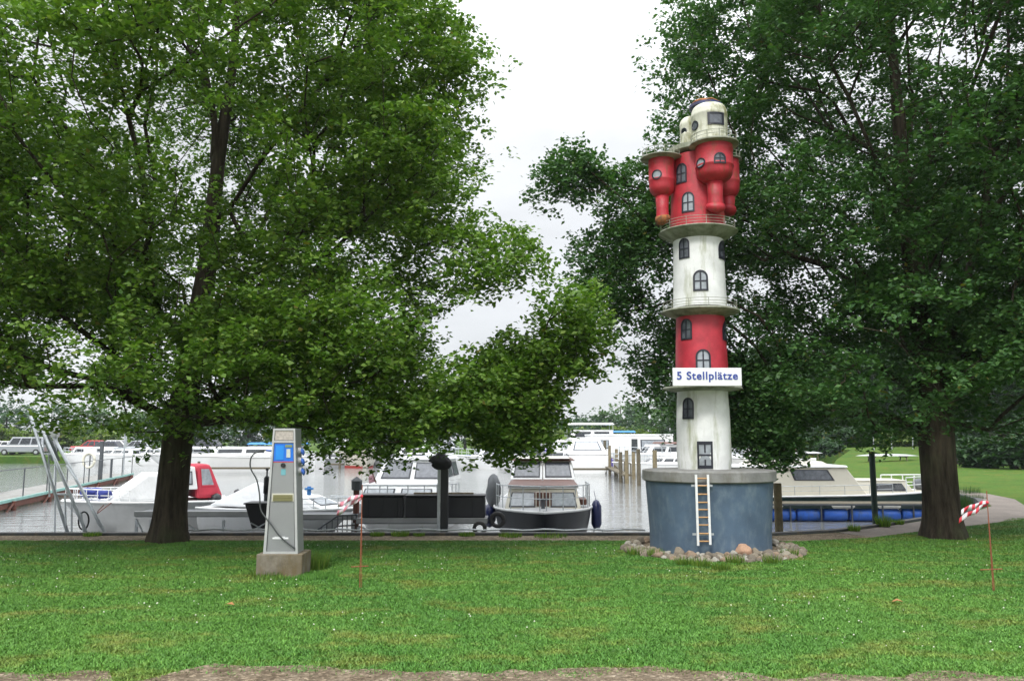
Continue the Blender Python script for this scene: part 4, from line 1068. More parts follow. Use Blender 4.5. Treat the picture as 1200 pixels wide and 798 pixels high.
# long black boxes on the gangway
def black_box(px0, px1, pyt, pyb, label):
    Y = 16.1; x0, x1 = xat(px0, Y), xat(px1, Y); z0, z1 = .176, zat(pyt, Y); root = thing('storage_box', label, 'storage box', ((x0+x1)/2, Y+.3, z0), 0, 'long black boxes on the gangway')
    w_ = x1-x0
    mb = MB(); mb.box((0, 0, (z1-z0)*.46), (w_, .5, (z1-z0)*.90)); mb.build('box', M['black_plastic'], root, bevel=.02)
    mb = MB(); mb.box((0, 0, (z1-z0)*.955), (w_+.03, .54, (z1-z0)*.08)); mb.build('lid', M['black_plastic'], root, bevel=.012)
    for k in range(3):
        mb = MB(); mb.box((-w_*.35+w_*.35*k, -.262, (z1-z0)*.45), (.03, .02, (z1-z0)*.78)); mb.build('rib', M['black_plastic'], root, bevel=.006)
black_box(423, 471.5, 579.5, 604, 'shorter long black box on the gangway, left end beside the pink tape')
black_box(474, 568, 580, 604, 'longer black box on the gangway, crossed by the shrouded black post')
# plank lying on the longer box
def plank():
    Y = 16.3; a = at(485, 578, Y); b = at(555, 578, Y); mb = MB(); mb.box((0, 0, 0), (b.x-a.x, .10, .03)); o = mb.build('plank', M['post_wood'], bevel=.004)
    o.location = ((a.x+b.x)/2, Y, zat(580, 16.1)+.022); tag(o, 'narrow weathered plank lying on top of the longer black box', 'plank')
plank()
# black post with a cloth shroud
def shrouded():
    Y = 15.35; x = xat(519, Y); root = thing('shrouded_post', 'thick black post with a black cloth hood tied over its head', 'post', (x, Y, 0))
    mb = MB(); mb.box((-.075, 0, (zat(545, Y)-.3)/2), (.06, .14, zat(545, Y)+.3)); mb.build('steel_side', M['galv'], root, bevel=.004)
    mb = MB(); mb.box((.025, 0, (zat(545, Y)-.3)/2), (.135, .16, zat(545, Y)+.3)); mb.build('column', M['black_plastic'], root, bevel=.01)
    z0, z1 = zat(551, Y), zat(530, Y)
    bm = bmesh.new(); bmesh.ops.create_icosphere(bm, subdivisions=4, radius=1)
    for v in bm.verts:
        c = v.co.copy(); k = 1+.13*noise.noise(c*1.6)+.05*noise.noise(c*5)
        q = Vector((c.x*.19*k, c.y*.17*k, c.z*(z1-z0)/2*1.05))
        if c.z > 0: q.x *= 1-.45*c.z; q.x -= .04*c.z; q.y *= 1-.4*c.z
        if c.x < -.2 and -.1 < c.z < .6: q.x -= .06
        q.z = max(q.z, -(z1-z0)*.46)
        if c.z < -.3: q.x *= 1.12
        v.co = q+Vector((-.03, 0, (z0+z1)/2))
    me = bpy.data.meshes.new('hood'); bm.to_mesh(me); bm.free(); me.polygons.foreach_set('use_smooth', [True]*len(me.polygons)); me.materials.append(M['black_cloth'])
    o = bpy.data.objects.new('hood', me); COL.objects.link(o); o.parent = root
shrouded()
# grey pedestal lamp with pyramid cap
def small_ped():
    Y = 17.4; x = xat(417, Y); root = thing('quay_pedestal', 'small grey pedestal with a pointed octagonal cap and dark red column beside the pink tape', 'pedestal', (x, Y, 0))
    zc = zat(574, Y); z1 = zat(563.5, Y); z2 = zat(559.5, Y)
    mb = MB(); mb.lathe([(.07, -.6), (.065, zc-.003)], n=8); mb.build('column', M['rust'], root)
    mb = MB(); mb.lathe([(.11, zc), (.115, z1)], n=8); mb.build('head', M['steel_dark'], root)
    mb = MB(); mb.lathe([(.10, z1+.002), (.135, z1+.005), (.01, z2+.02)], n=8); mb.build('cap', M['canvas_grey'], root)
small_ped()
# black tarpaulin-like bin on crossed legs
def bin_():
    Y = 16.0; root = thing('black_bin', 'black tapering bin on crossed legs just left of the power pedestal', 'bin', (xat(303, Y), Y, -.05))
    cx = xat(303, Y)
    a, b = xat(288.5, Y)-cx, xat(320, Y)-cx; c, d = xat(297, Y)-cx, xat(316, Y)-cx; z1 = zat(590, Y)+.05; z0 = zat(620, Y)+.05
    mb = MB(); mb.hexa([(c, -.1, z0), (d, -.1, z0), (d, .22, z0), (c, .22, z0)], [(a, -.15, z1), (b, -.15, z1), (b, .3, z1), (a, .3, z1)]); mb.build('tub', M['black_plastic'], root, bevel=.02)
    mb = MB(); mb.box(((a+b)/2, .075, z1+.012), (b-a+.04, .49, .03)); mb.build('rim', M['black_plastic'], root, bevel=.01)
    for s_ in (-1, 1):
        mb = MB(); mb.cyl((c*s_ if s_ > 0 else d, -.17, 0), (d*.9*s_ if s_ > 0 else c, -.17, z0+.14), .015, n=6); mb.build('leg', M['galv'], root)
        mb = MB(); mb.cyl(((c+d)/2+s_*.13, .24, 0), ((c+d)/2+s_*.1, .24, z0+.02), .015, n=6); mb.build('leg', M['galv'], root)
bin_()
def bollard_lamp():
    Y = 17.6; x = xat(311, Y); root = thing('outboard_motor', 'black upright outboard motor standing left of the power pedestal', 'motor', (x, Y, .19))
    z0 = zat(579, Y)-.19; z1 = zat(557, Y)-.19
    mb = MB(); mb.lathe([(.04, z0), (.065, z0+.03), (.062, z1-.05), (.03, z1-.01), (.005, z1)], n=16); mb.build('cowl', M['black_plastic'], root, smooth=True)
    mb = MB(); mb.cyl((0, 0, z1-.02), (0, 0, z1+.11), .018, n=8); mb.ball((0, 0, z1+.13), .035); mb.build('tiller', M['black_plastic'], root)
    mb = MB(); mb.cyl((0, 0, 0), (0, 0, z0+.005), .045, .05, 10); mb.build('shaft', M['steel_dark'], root)
bollard_lamp()
def grab_hoop():
    Y = 15.05; a = at(695.5, 626, Y); b = at(706.5, 626, Y); h = zat(619.5, Y)
    mb = MB(); mb.pipe([(a.x, Y, -.2), (a.x, Y, h-.05), (a.x+.03, Y, h-.01), ((a.x+b.x)/2, Y, h+.01), (b.x-.03, Y, h-.01), (b.x, Y, h-.05), (b.x, Y, -.2)], .014, 8)
    tag(mb.build('ladder_hoop', M['galv'], smooth=True), 'small steel hoop of a quay ladder right of the dark-hulled cruiser', 'ladder hoop')
grab_hoop()
def edge_pipe():
    mb = MB(); pts = [(xat(px, 14.82), 14.80, .10+.012*math.sin(px*.13)) for px in range(180, 765, 12)]
    mb.pipe(pts, .016, 6); tag(mb.build('edge_hose', M['galv'], smooth=True), 'pale hose lying along the top of the quay edge', 'hose')
edge_pipe()
def sign_on_post():
    Y = 22; x = xat(754.5, Y)
for i, (px, py, r_, h_) in enumerate([(470, 627, .16, .13), (492, 627, .1, .08), (548, 627, .14, .10), (598, 629, .20, .10), (645, 629, .30, .10), (126, 624, .14, .10), (1000, 622, .10, .16), (1034, 617, .12, .30), (445, 626, .12, .1), (1050, 614, .12, .14)]):
    p = gnd(px, py); tuft('weed', 'low green weed growing on the strip beside the quay coping', (p.x, min(p.y, 14.7) if px < 900 else p.y-.05, 0), r_, h_, 260, M['leaf_left'], 60+i, 'weeds beside the quay coping')
for i, (px, Y, r_, h_) in enumerate([(1118, 22.6, .5, .45), (1136, 24, .45, .4), (1128, 26.5, .6, .5)]):
    tuft('reeds', 'clump of dark reedy weeds at the basin corner right of the right oak trunk', (xat(px, Y), Y, -.25), r_*.8, h_+.05, 1100, M['leaf_dark'], 75+i, 'reedy weeds at the basin corner')
# ------------------------------------------------------------------ boats (local frame: bow towards +X, z = 0 at the waterline)
def hull_pts(L, B, fb, fs, draft=.25, full=.45, stern=.86, flare=.2, n=22, rake=.16):
    S = []
    for i in range(n+1):
        t = i/n
        b_ = B/2*(stern+(1-stern)*min(1, t/.35)) if t < full else B/2*max(0.0, 1-((t-full)/(1-full))**2.4)
        b_ = max(b_, .015)
        zg = fs+(fb-fs)*t**2.0
        xg = -L/2+L*t
        k = max(0, (t-.6)/.4)
        xk = xg-rake*L*k**1.5
        bw = b_*(1-flare*(.35+.65*t)); bc = b_*(.80-.45*k)
        S.append(dict(t=t, x=xg, b=b_, zg=zg, rows=[(xg, b_, zg), (xg-(xg-xk)*.25, b_*(1-flare*.25), zg*.72), (xg-(xg-xk)*.6, bw, zg*.34), (xg-(xg-xk)*.8, max(.012, bc), -draft*.25), (xk, .008, -draft)]))
    return S
def hull(root, L, B, fb, fs, m, name='hull', deckm=None, trim=None, boot=None, bootz=.1, **kw):
    S = hull_pts(L, B, fb, fs, **kw); n = len(S); mb = MB(); vs_ = []
    for s in S:
        for side in (1, -1):
            for (x, y, z) in s['rows']: vs_.append((x, y*side, z))
    K = 5; fs_ = []
    for i in range(n-1):
        for j in range(K-1):
            a = i*10+j; b_ = (i+1)*10+j
            fs_.append((a, a+1, b_+1, b_)); a += 5; b_ += 5; fs_.append((a, b_, b_+1, a+1))
        fs_.append((i*10+4, i*10+9, (i+1)*10+9, (i+1)*10+4))
    fs_.append((0, 5, 6, 7, 8, 9, 4, 3, 2, 1)); e = (n-1)*10; fs_.append((e, e+1, e+2, e+3, e+4, e+9, e+8, e+7, e+6, e+5))
    mb.add(vs_, fs_); h = mb.build(name, m, root, smooth=True, autos=45)
    # deck, slightly below the gunwale
    d = MB(); dv = []
    for s in S: dv += [(s['x']-.012, s['b']*.985, s['zg']-.012), (s['x']-.012, 0, s['zg']+.03), (s['x']-.012, -s['b']*.985, s['zg']-.012)]
    d.add(dv, [(i*3, i*3+1, i*3+4, i*3+3) for i in range(n-1)]+[(i*3+1, i*3+2, i*3+5, i*3+4) for i in range(n-1)])
    o = d.build('deck', deckm or M['gel_white'], root, smooth=True)
    # rubbing strake along the gunwale
    p = [(s['x']+.008, s['b']+.012, s['zg']-.015) for s in S]; q = [(s['x']+.008, -s['b']-.012, s['zg']-.015) for s in reversed(S)]
    t_ = MB(); t_.pipe(p+q, .028*max(1, B/2.6), 6); t_.build('rubbing_strake', trim or M['gel_white'], root, smooth=True)
    if boot:
        bs = MB()
        for side in (1, -1):
            v = []
            for s in S[:-1]:
                def pt(z):
                    rws = s['rows']; 
                    for r0, r1 in zip(rws[:-1], rws[1:]):
                        if r0[2] >= z >= r1[2]:
                            k = (r0[2]-z)/(r0[2]-r1[2]+1e-6); return (r0[0]+(r1[0]-r0[0])*k, (r0[1]+(r1[1]-r0[1])*k+.006)*side, z)
                    return (rws[0][0], rws[0][1]*side, z)
                v += [pt(bootz), pt(-.02)]
            bs.add(v, [(i*2, i*2+1, i*2+3, i*2+2) if side > 0 else (i*2, i*2+2, i*2+3, i*2+1) for i in range(len(S)-2)])
        bs.build('boot_stripe', boot, root, smooth=True)
    return S
def gun(S, t):
    x = S[0]['x']+(S[-1]['x']-S[0]['x'])*t
    return x, float(np.interp(t, [s['t'] for s in S], [s['b'] for s in S])), float(np.interp(t, [s['t'] for s in S], [s['zg'] for s in S]))
def railing(root, S, t0=.5, t1=1.0, h=.5, n=6, m=None, r_=.014, close=True, name='bow_rail', ins=.05):
    m = m or M['galv']; mb = MB(); a = []; c = []
    for i in range(n+1):
        t = t0+(t1-t0)*i/n; x, b_, z = gun(S, t); b_ = max(.0, b_-ins); x -= .05*(t > .97)
        a.append((x, b_, z)); c.append((x, -b_, z))
    top = [(x, y, z+h) for x, y, z in a]+[(x, y, z+h) for x, y, z in (reversed(c) if close else [])]
    mb.pipe(top, r_, 6)
    if not close: mb.pipe([(x, y, z+h) for x, y, z in c], r_, 6)
    mid = [(x, y, z+h*.5) for x, y, z in a]+[(x, y, z+h*.5) for x, y, z in (reversed(c) if close else [])]
    mb.pipe(mid, r_*.7, 5)
    if not close: mb.pipe([(x, y, z+h*.5) for x, y, z in c], r_*.7, 5)
    for x, y, z in a+c: mb.cyl((x, y, z-.02), (x, y, z+h), r_*.9, n=6)
    return mb.build(name, m, root)
def cabin(root, x0, x1, w0, z0, X0, X1, w1, z1, m, wins, name='cabin', roof=None, roofm=None, glass='glass_dark', W0=None, W1=None, over=.05, frame=None, bev=.03):
    mb = MB(); b_, t = mb.frustum(x0, x1, w0, z0, X0, X1, w1, z1, W0, W1)
    c = mb.build(name, m, root, bevel=bev)
    faces = {'R': [b_[0], b_[1], t[1], t[0]], 'F': [b_[1], b_[2], t[2], t[1]], 'L': [b_[2], b_[3], t[3], t[2]], 'B': [b_[3], b_[0], t[0], t[3]]}
    for fc, u0, v0, u1, v1 in wins:
        q = faces[fc]; f = MB(); f.panel(q, u0, v0, u1, v1, .012); fo = f.build('window', frame or M['frame_dark'], c, bevel=.004)
        du = (u1-u0)*.05; dv = (v1-v0)*.08
        g = MB(); g.panel(q, u0+du, v0+dv, u1-du, v1-dv, .016); g.build('pane', M[glass], fo)
    if roof:
        mb = MB(); W1_ = w1 if W1 is None else W1
        mb.frustum(X0-over, X1+over, w1+over, z1-.006, X0-over*.3, X1+over*.3, w1+over*.4, z1+roof, W1_+over, W1_+over*.4); mb.build('roof', roofm or m, root, bevel=.02)
    return c
def fender(root, x, y, z, L=.5, r_=.1, m=None, horiz=False):
    mb = MB(); prof = [(.02, -L/2-.04), (r_*.55, -L/2), (r_, -L/2+r_*.8), (r_, L/2-r_*.8), (r_*.55, L/2), (.02, L/2+.04)]
    mb.lathe(prof, n=14)
    if horiz: mb.v = [(q[2], q[1], q[0]) for q in mb.v]
    mb.v = [(q[0]+x, q[1]+y, q[2]+z) for q in mb.v]
    if not horiz: mb.cyl((x, y, z+L/2), (x, y*.96, z+L/2+.25), .008, n=5)
    return mb.build('fender', m or M['fender_navy'], root, smooth=True, autos=60)
def mast(root, x, z0, z1, r_=.03, m=None, spread=0, name='mast'):
    mb = MB(); mb.cyl((x, 0, z0), (x, 0, z1), r_, r_*.7, 8)
    if spread: mb.cyl((x, -spread, z1-.25), (x, spread, z1-.25), r_*.5, n=6)
    return mb.build(name, m or M['white_paint'], root)
def boat_root(name, label, pxc, Y, heading, group=None, cat='boat'):
    return thing(name, label, cat, (xat(pxc, Y, 0), Y, WATER), heading, group)
def outboard(root, x, z=.5):
    mb = MB(); mb.lathe([(.08, -.55), (.09, -.1), (.13, 0), (.15, .15), (.12, .28), (.02, .33)], (x, 0, z), n=14); mb.build('outboard', M['black_plastic'], root, smooth=True)

# --- dark-hulled cruiser, bow towards the quay
def dark_cruiser():
    Yb = 16.6; L = 8.2; B = 2.72
    root = boat_root('motor_cruiser', 'dark-hulled motor cruiser with red-brown cabin tops moored bow-on at the quay', 636, Yb+L/2, R(-90)-R(2))
    S = hull(root, L, B, .98, .82, M['hull_navy'], trim=M['gel_white'], deckm=M['gel_grey'], flare=.12, full=.62, stern=.9, rake=.10)
    root.scale = (1, .84, .97)
    x0 = -L/2
    cabin(root, -1.3, 2.6, 1.02, .86, -1.1, 2.25, .90, 1.36, M['gel_cream'], [('F', .05, .18, .40, .82), ('F', .60, .18, .95, .82), ('R', .1, .3, .35, .8), ('R', .45, .3, .7, .8), ('L', .1, .3, .35, .8), ('L', .45, .3, .7, .8)], name='fore_cabin', roof=.06, roofm=M['gel_white'], glass='glass_pale', over=.07)
    mb = MB(); mb.frustum(-1.25, 2.35, .95, 1.424, -1.2, 2.28, .86, 1.445); mb.build('cabin_top', M['varnish'], root, bevel=.008)
    mb = MB(); mb.box((2.50, 0, 1.08), (.05, .46, .40)); hd = mb.build('fore_hatch', M['varnish'], root, bevel=.01)
    for k in range(-2, 3):
        mb = MB(); mb.box((2.53, k*.09, 1.08), (.03, .03, .38)); mb.build('slat', M['gel_cream'], hd)
    cabin(root, -2.6, -.1, .98, 1.43, -2.5, -.55, .88, 1.92, M['gel_white'], [('F', .04, .12, .46, .90), ('F', .54, .12, .96, .90), ('R', .08, .15, .48, .88), ('R', .54, .15, .92, .88), ('L', .08, .15, .48, .88), ('L', .54, .15, .92, .88)], name='wheelhouse', roof=.05, roofm=M['varnish'], glass='glass', over=.13)
    mb = MB(); mb.frustum(-2.55, -.4, .85, 1.975, -2.5, -.5, .7, 2.0); mb.build('roof_panel', M['gel_cream'], root, bevel=.008)
    mast(root, -.9, 2.0, 2.95, .03, spread=.35)
    mast(root, .6, 1.44, 2.35, .018, name='signal_mast')
    railing(root, S, .45, .985, .52, 9, M['galv'], .013)
    mb = MB(); mb.cyl((3.2, 0, .95), (3.2, 0, 1.18), .05, n=10); mb.box((3.2, 0, 1.17), (.05, .26, .05)); mb.build('bollard', M['steel_dark'], root)
    fender(root, 1.2, B/2+.14, .66, .66, .145, M['fender_navy']); fender(root, 1.0, -B/2-.16, .62, .5, .19, M['fender_navy'])
    # dark tarpaulin bundle on the left side deck
    bm = MB(); bm.ball((.9, -B/2-.05, 1.15), .32, 14, 10, .9, .6, 1.45); t = bm.build('tarpaulin', M['canvas_grey'], root, smooth=True)
    for v in t.data.vertices: v.co += Vector((noise.noise(v.co*6), noise.noise(v.co*6+Vector((3, 0, 0))), noise.noise(v.co*7+Vector((0, 3, 0)))))*.09
    mb = MB(); mb.box((1.6, B/2-.28, 1.02), (.6, .22, .14)); mb.build('red_locker', M['varnish'], root, bevel=.02)
dark_cruiser()
# tyres and lines on the left of the cruiser
def tyre(px, py, Y, r_, label):
    p = at(px, py, Y); mb = MB(); mb.pipe([(math.cos(a)*r_, 0, math.sin(a)*r_) for a in np.linspace(0, 2*math.pi, 25)], r_*.36, 8)
    o = mb.build('tyre', M['rubber'], smooth=True); o.location = p; tag(o, label, 'tyre')
tyre(562, 619, 15.5, .10, 'small pale-edged tyre fender under the right end of the gangway')
tyre(583, 609, 16.2, .12, 'dark tyre fender between the gangway and the dark-hulled cruiser')

# --- white cabin boat behind the black boxes
def cabin_boat():
    Y = 23.2; root = boat_root('cabin_boat', 'white cabin boat seen bow-on behind the two long black boxes', 483, Y, R(-90)-R(6))
    S = hull(root, 6.6, 2.75, .85, .7, M['gel_white'], full=.55)
    cabin(root, -.4, 1.9, 1.12, .74, -.3, 1.55, 1.0, 1.20, M['gel_white'], [('F', .06, .22, .46, .82), ('F', .54, .22, .94, .82), ('R', .12, .3, .5, .8), ('L', .12, .3, .5, .8)], name='fore_cabin', glass='glass_pale', roof=.04, over=.03)
    cabin(root, -2.2, .4, 1.02, 1.22, -2.1, -.1, .86, 1.84, M['gel_white'], [('F', .08, .15, .50, .86), ('F', .56, .15, .94, .86), ('R', .1, .2, .5, .85), ('R', .55, .2, .92, .85), ('L', .1, .2, .5, .85), ('L', .55, .2, .92, .85)], name='wheelhouse', glass='glass', roof=.06, over=.10)
    railing(root, S, .5, .98, .45, 7)
    mast(root, -1.6, 1.9, 2.5, .02); fender(root, .3, 1.46, .45, .5, .1, M['fender_white'])
    mb = MB(); mb.cyl((1.2, -.7, 1.2), (1.35, -.8, 1.55), .02, n=6); mb.build('flag_pole', M['varnish'], root)
    mb = MB(); mb.panel([(1.2, -.72, 1.28), (1.25, -.9, 1.24), (1.3, -.9, 1.42), (1.32, -.75, 1.46)], 0, 0, 1, 1, .01); mb.build('flag', M['canvas_pink'], root)
cabin_boat()
# --- white sports boat behind the left trunk, red canopy, blue covers
def sport_boat():
    Y = 22.6; root = boat_root('sports_boat', 'white sports boat with blue bow cushions and red canopy behind the left oak trunk', 178, Y, R(214), cat='boat'); root.scale = (.78, .9, 1)
    L = 5.6
    S = hull(root, L, 2.25, .84, .74, M['gel_grey'], trim=M['gel_white'], full=.42, rake=.20, flare=.3)  # grey hull colour also carries the shadow on the boat's side
    cabin(root, -1.0, 1.55, .92, .76, -.9, .3, .62, 1.50, M['canvas_white'], [], name='fore_cover', W0=.75, W1=.55, bev=.09)
    cabin(root, -1.3, -.2, .86, 1.05, -1.2, -.5, .74, 1.66, M['gel_white'], [('F', .1, .2, .9, .85), ('R', .15, .2, .85, .8), ('L', .15, .2, .85, .8)], name='windscreen', glass='glass_pale')
    # red canopy at the stern
    cabin(root, -2.20, -1.25, .86, .80, -1.75, -1.3, .66, 1.72, M['canvas_red'], [('R', .22, .34, .80, .90), ('L', .22, .34, .80, .90), ('B', .2, .34, .8, .86)], name='canopy', glass='glass_pale', frame=M['canvas_red'], bev=.10)
    # blue covers on the bow
    for k, (x, y) in enumerate(((1.62, .42), (1.78, -.25), (2.05, .12))):
        bm = MB(); bm.ball((x, y, .98+.02*k), .20, 12, 8, 1.3, 1.1, .6); c = bm.build('cushion', M['canvas_blue'], root, smooth=True)
        for v in c.data.vertices: v.co += Vector((noise.noise(v.co*7), noise.noise(v.co*7+Vector((3, 0, 0))), noise.noise(v.co*8)))*.05
    railing(root, S, .66, .99, .30, 6, M['white_paint'], .016, ins=.08)
    outboard(root, -2.95, .65)
    mb = MB(); mb.cyl((2.35, 0, .86), (2.35, 0, 1.12), .018, n=6); mb.build('bow_light', M['white_paint'], root)
    mb = MB(); mb.pipe([gun_pt(S, .75, 1), (gun_pt(S, .8, 1)+Vector((.2, .5, -.25))), (gun_pt(S, .8, 1)+Vector((.3, 1.2, -.15))), (gun_pt(S, .8, 1)+Vector((.3, 2.2, .05)))], .014, 6); mb.build('mooring_line', M['rust'], root, smooth=True)
def gun_pt(S, t, side): x, b_, z = gun(S, t); return Vector((x, b_*side, z))
sport_boat()
# --- low covered white boat behind the power pedestal
def low_boat():
    Y = 21.6; root = boat_root('covered_boat', 'low white covered boat behind the power pedestal and the grey gangway', 333, Y, R(-28))
    S = hull(root, 4.7, 1.9, .72, .62, M['gel_grey'], full=.42, rake=.2)  # hull grey includes the side's shadow, put into the colour
    cabin(root, -2.0, 1.5, .80, .66, -1.0, .1, .12, 1.26, M['canvas_white'], [], name='boat_cover', W0=.6, W1=.10, bev=.08)
    cabin(root, -.2, 1.7, .5, .70, .0, .9, .35, .98, M['gel_white'], [('F', .15, .2, .85, .8)], name='foredeck_hatch', glass='glass_pale', bev=.04)
    railing(root, S, .7, .98, .26, 5, M['galv'], .012); outboard(root, -2.5, .6)
    mb = MB(); mb.box((1.15, -.35, 1.12), (.10, .05, .22)); mb.box((1.15, -.35, 1.17), (.16, .16, .05)); mb.build('blue_winch', M['canvas_sky'], root, bevel=.01)
low_boat()
# --- cream cruiser right, moored along, bow towards the right
def cream_cruiser():
    Y = 27.2; L = 8.2; xc = xat(958, Y)
    root = thing('cabin_cruiser', 'long cream cabin cruiser with dark green hull moored in front of the right lawn', 'boat', (xc, Y, WATER), R(-3))
    S = hull(root, L, 2.8, .78, .62, M['hull_green'], trim=M['gel_white'], deckm=M['gel_cream'], full=.55, rake=.08, flare=.15)
    cabin(root, -4.0, 1.25, 1.12, .62, -3.9, .62, .98, 1.52, M['gel_cream'], [('R', .60, .34+.2, .86, .92), ('L', .60, .54, .86, .92), ('F', .1, .4, .46, .9), ('F', .54, .4, .9, .9)], name='main_cabin', glass='glass', roof=.06, over=.06, roofm=M['gel_white'])
    mb = MB(); mb.frustum(-2.4, .2, .7, 1.582, -2.2, 0, .6, 1.70); mb.build('roof_hatch', M['gel_cream'], root, bevel=.02)
    cabin(root, .9, 2.9, .95, .66, 1.0, 2.62, .80, 1.08, M['gel_cream'], [('R', .36, .25, .88, .82), ('L', .36, .25, .88, .82), ('F', .1, .25, .9, .8)], name='fore_cabin', glass='glass_dark', W0=.70, W1=.58, roof=.03, over=.03)
    railing(root, S, .80, .985, .48, 5, M['white_paint'], .02); railing(root, S, .08, .74, .30, 7, M['galv'], .010, close=False, name='side_rail')
    for x in (-1.9, .3, 1.7): fender(root, x, -1.5, .34, .62, .11, M['fender_white'], horiz=True)
    mb = MB(); mb.ball((3.3, 0, .95), .22, 12, 8, 1, .8, .9); mb.build('sail_bag', M['canvas_grey'], root, smooth=True)
    mast(root, -.6, 1.7, 2.05, .02); mb = MB(); mb.box((-.1, .1, 1.74), (.25, .12, .10)); mb.build('horn', M['gel_white'], root, bevel=.02)
cream_cruiser()
# floating dock with blue floats in front of it
def float_dock():
    Y = 24.4; xa, xb = xat(872, Y), xat(1086, Y); root = thing('floating_dock', 'floating dock on bright blue floats in front of the cream cruiser', 'dock', ((xa+xb)/2, Y, WATER), R(-1)); W_ = xb-xa
    mb = MB(); mb.box((0, .4, .50), (W_+1.0, .9, .06)); mb.build('deck', M['post_dark'], root, bevel=.01)
    mb = MB(); mb.box((0, -.07, .49), (W_+1.0, .03, .05)); mb.build('edge_rail', M['steel_dark'], root, bevel=.005)
    n = 7
    for i in range(n):
        x = -W_/2+W_*(i+.5)/n; mb = MB(); mb.lathe([(.02, -W_/n*.47), (.15, -W_/n*.46), (.18, -W_/n*.42), (.18, W_/n*.42), (.15, W_/n*.46), (.02, W_/n*.47)], n=18)
        mb.v = [(q[2]+x, q[1]+.15, q[0]+.18) for q in mb.v]; mb.build('float', M['float_blue'], root, smooth=True, autos=50)
    for i in range(6):
        x = -W_/2+W_*(i+.5)/6; mb = MB(); mb.box((x, -.04, .1), (.04, .04, .8)); mb.build('bracket', M['steel_dark'], root)
float_dock()

# --- left jetty and what stands on it
def left_jetty():
    z = -.32
    A = Vector((xat(-60, 23), 23.0, 0)); B_ = Vector((xat(156, 49.5), 49.5, 0)); d = (B_-A); L = d.length
    root = thing('jetty', 'long rusty steel jetty with a teal-edged deck at the far left', 'jetty', (A.x, A.y, WATER), math.atan2(d.y, d.x))
    hz = z-WATER
    mb = MB(); mb.box((L/2, .8, hz-.04), (L, 1.6, .08)); mb.build('deck', M['concrete'], root)
    mb = MB(); mb.box((L/2, -.03, hz-.03), (L, .06, .10)); mb.build('deck_edge', M['teal_edge'], root)
    mb = MB(); mb.box((L/2, .03, hz-.19), (L, .08, .20)); mb.build('fascia_beam', M['rust'], root)
    mb = MB(); mb.box((L/2, .8, .02), (L, 1.5, .28)); mb.build('pontoon', mat('pontoon_silt', (.16, .14, .10), .9, var=.3, dirt=(.30, .13, .06), dscale=(.5, .5, 3), damt=(.55, .7)), root)
    for k in range(7):
        x = 1+(L-2)*k/6; mb = MB(); mb.cyl((x, -.12, -.5), (x, -.12, hz-.06), .08, n=8); mb.cyl((x, -.12, hz-.12), (x-.6, -.05, hz-.45), .04, n=6); mb.build('pile', M['rust'], root)
    for k in range(10):
        x = .8+(L-1.0)*k/9; mb = MB(); mb.cyl((x, .03, hz), (x, .03, hz+1.0), .022 if k != 7 else .06, n=6); mb.build('rail_post', M['steel_dark'], root)
    mb = MB(); mb.cyl((.5, .03, hz+1.0), (L, .03, hz+1.0), .018, n=6); mb.build('handrail', M['steel_dark'], root)
    return A, d.normalized(), L
JA, JD, JL = left_jetty()
def on_jetty(s, lat=0): p = JA+JD*s+Vector((-JD.y, JD.x, 0))*lat; return Vector((p.x, p.y, -.315))
def lifebuoy():
    p = on_jetty(JL*.62, .15); root = thing('lifebuoy_stand', 'pale ring lifebuoy hanging on a thin post on the left jetty', 'lifebuoy', p)
    H = 1.35; mb = MB(); mb.cyl((0, 0, 0), (0, 0, H), .03, n=8); mb.build('post', M['steel_dark'], root)
    mb = MB(); mb.pipe([(math.cos(a)*.27, -.09, H-.32+math.sin(a)*.34) for a in np.linspace(0, 2*math.pi, 25)], .06, 8); mb.build('ring', mat('buoy', (.62, .60, .50), .5), root, smooth=True)
    mb = MB(); mb.box((0, -.02, H+.06), (.62, .05, .34)); mb.build('board', M['white_paint'], root)
lifebuoy()
def jp(s, H, r_, label, m):
    p = on_jetty(s, .1); mb = MB(); mb.cyl((0, 0, 0), (0, 0, H), r_, r_, 8); mb.cyl((0, 0, H), (0, 0, H+.02), r_*1.3, r_*1.2, 8); o = mb.build('jetty_post', m); o.location = p; tag(o, label, 'post')
jp(JL*.70, 1.9, .10, 'thick dark post on the left jetty right of the lifebuoy', M['steel_dark'])
jp(JL*.91, 2.4, .05, 'thin pale post near the far end of the left jetty', M['galv'])
def stripe_boat():
    Y = 31; c = JA+JD*7.2; nrm = Vector((-JD.y, JD.x, 0)); 
    p = c+nrm*2.9
    root = thing('motorboat', 'white motorboat with a bright blue stripe moored behind the left jetty', 'boat', (p.x, p.y, WATER), math.atan2(JD.y, JD.x))
    S = hull(root, 9.2, 2.7, .90, .80, M['gel_white'], boot=M['hull_blue'], bootz=.42, trim=M['gel_white'], full=.5)
    cabin(root, -3.2, 1.4, 1.1, .82, -3.0, .7, .9, 1.28, M['gel_white'], [('R', .25, .3, .42, .75), ('R', .47, .3, .64, .75), ('R', .7, .3, .85, .75)], roof=.04, glass='glass')
    railing(root, S, .4, .98, .5, 8)
stripe_boat()
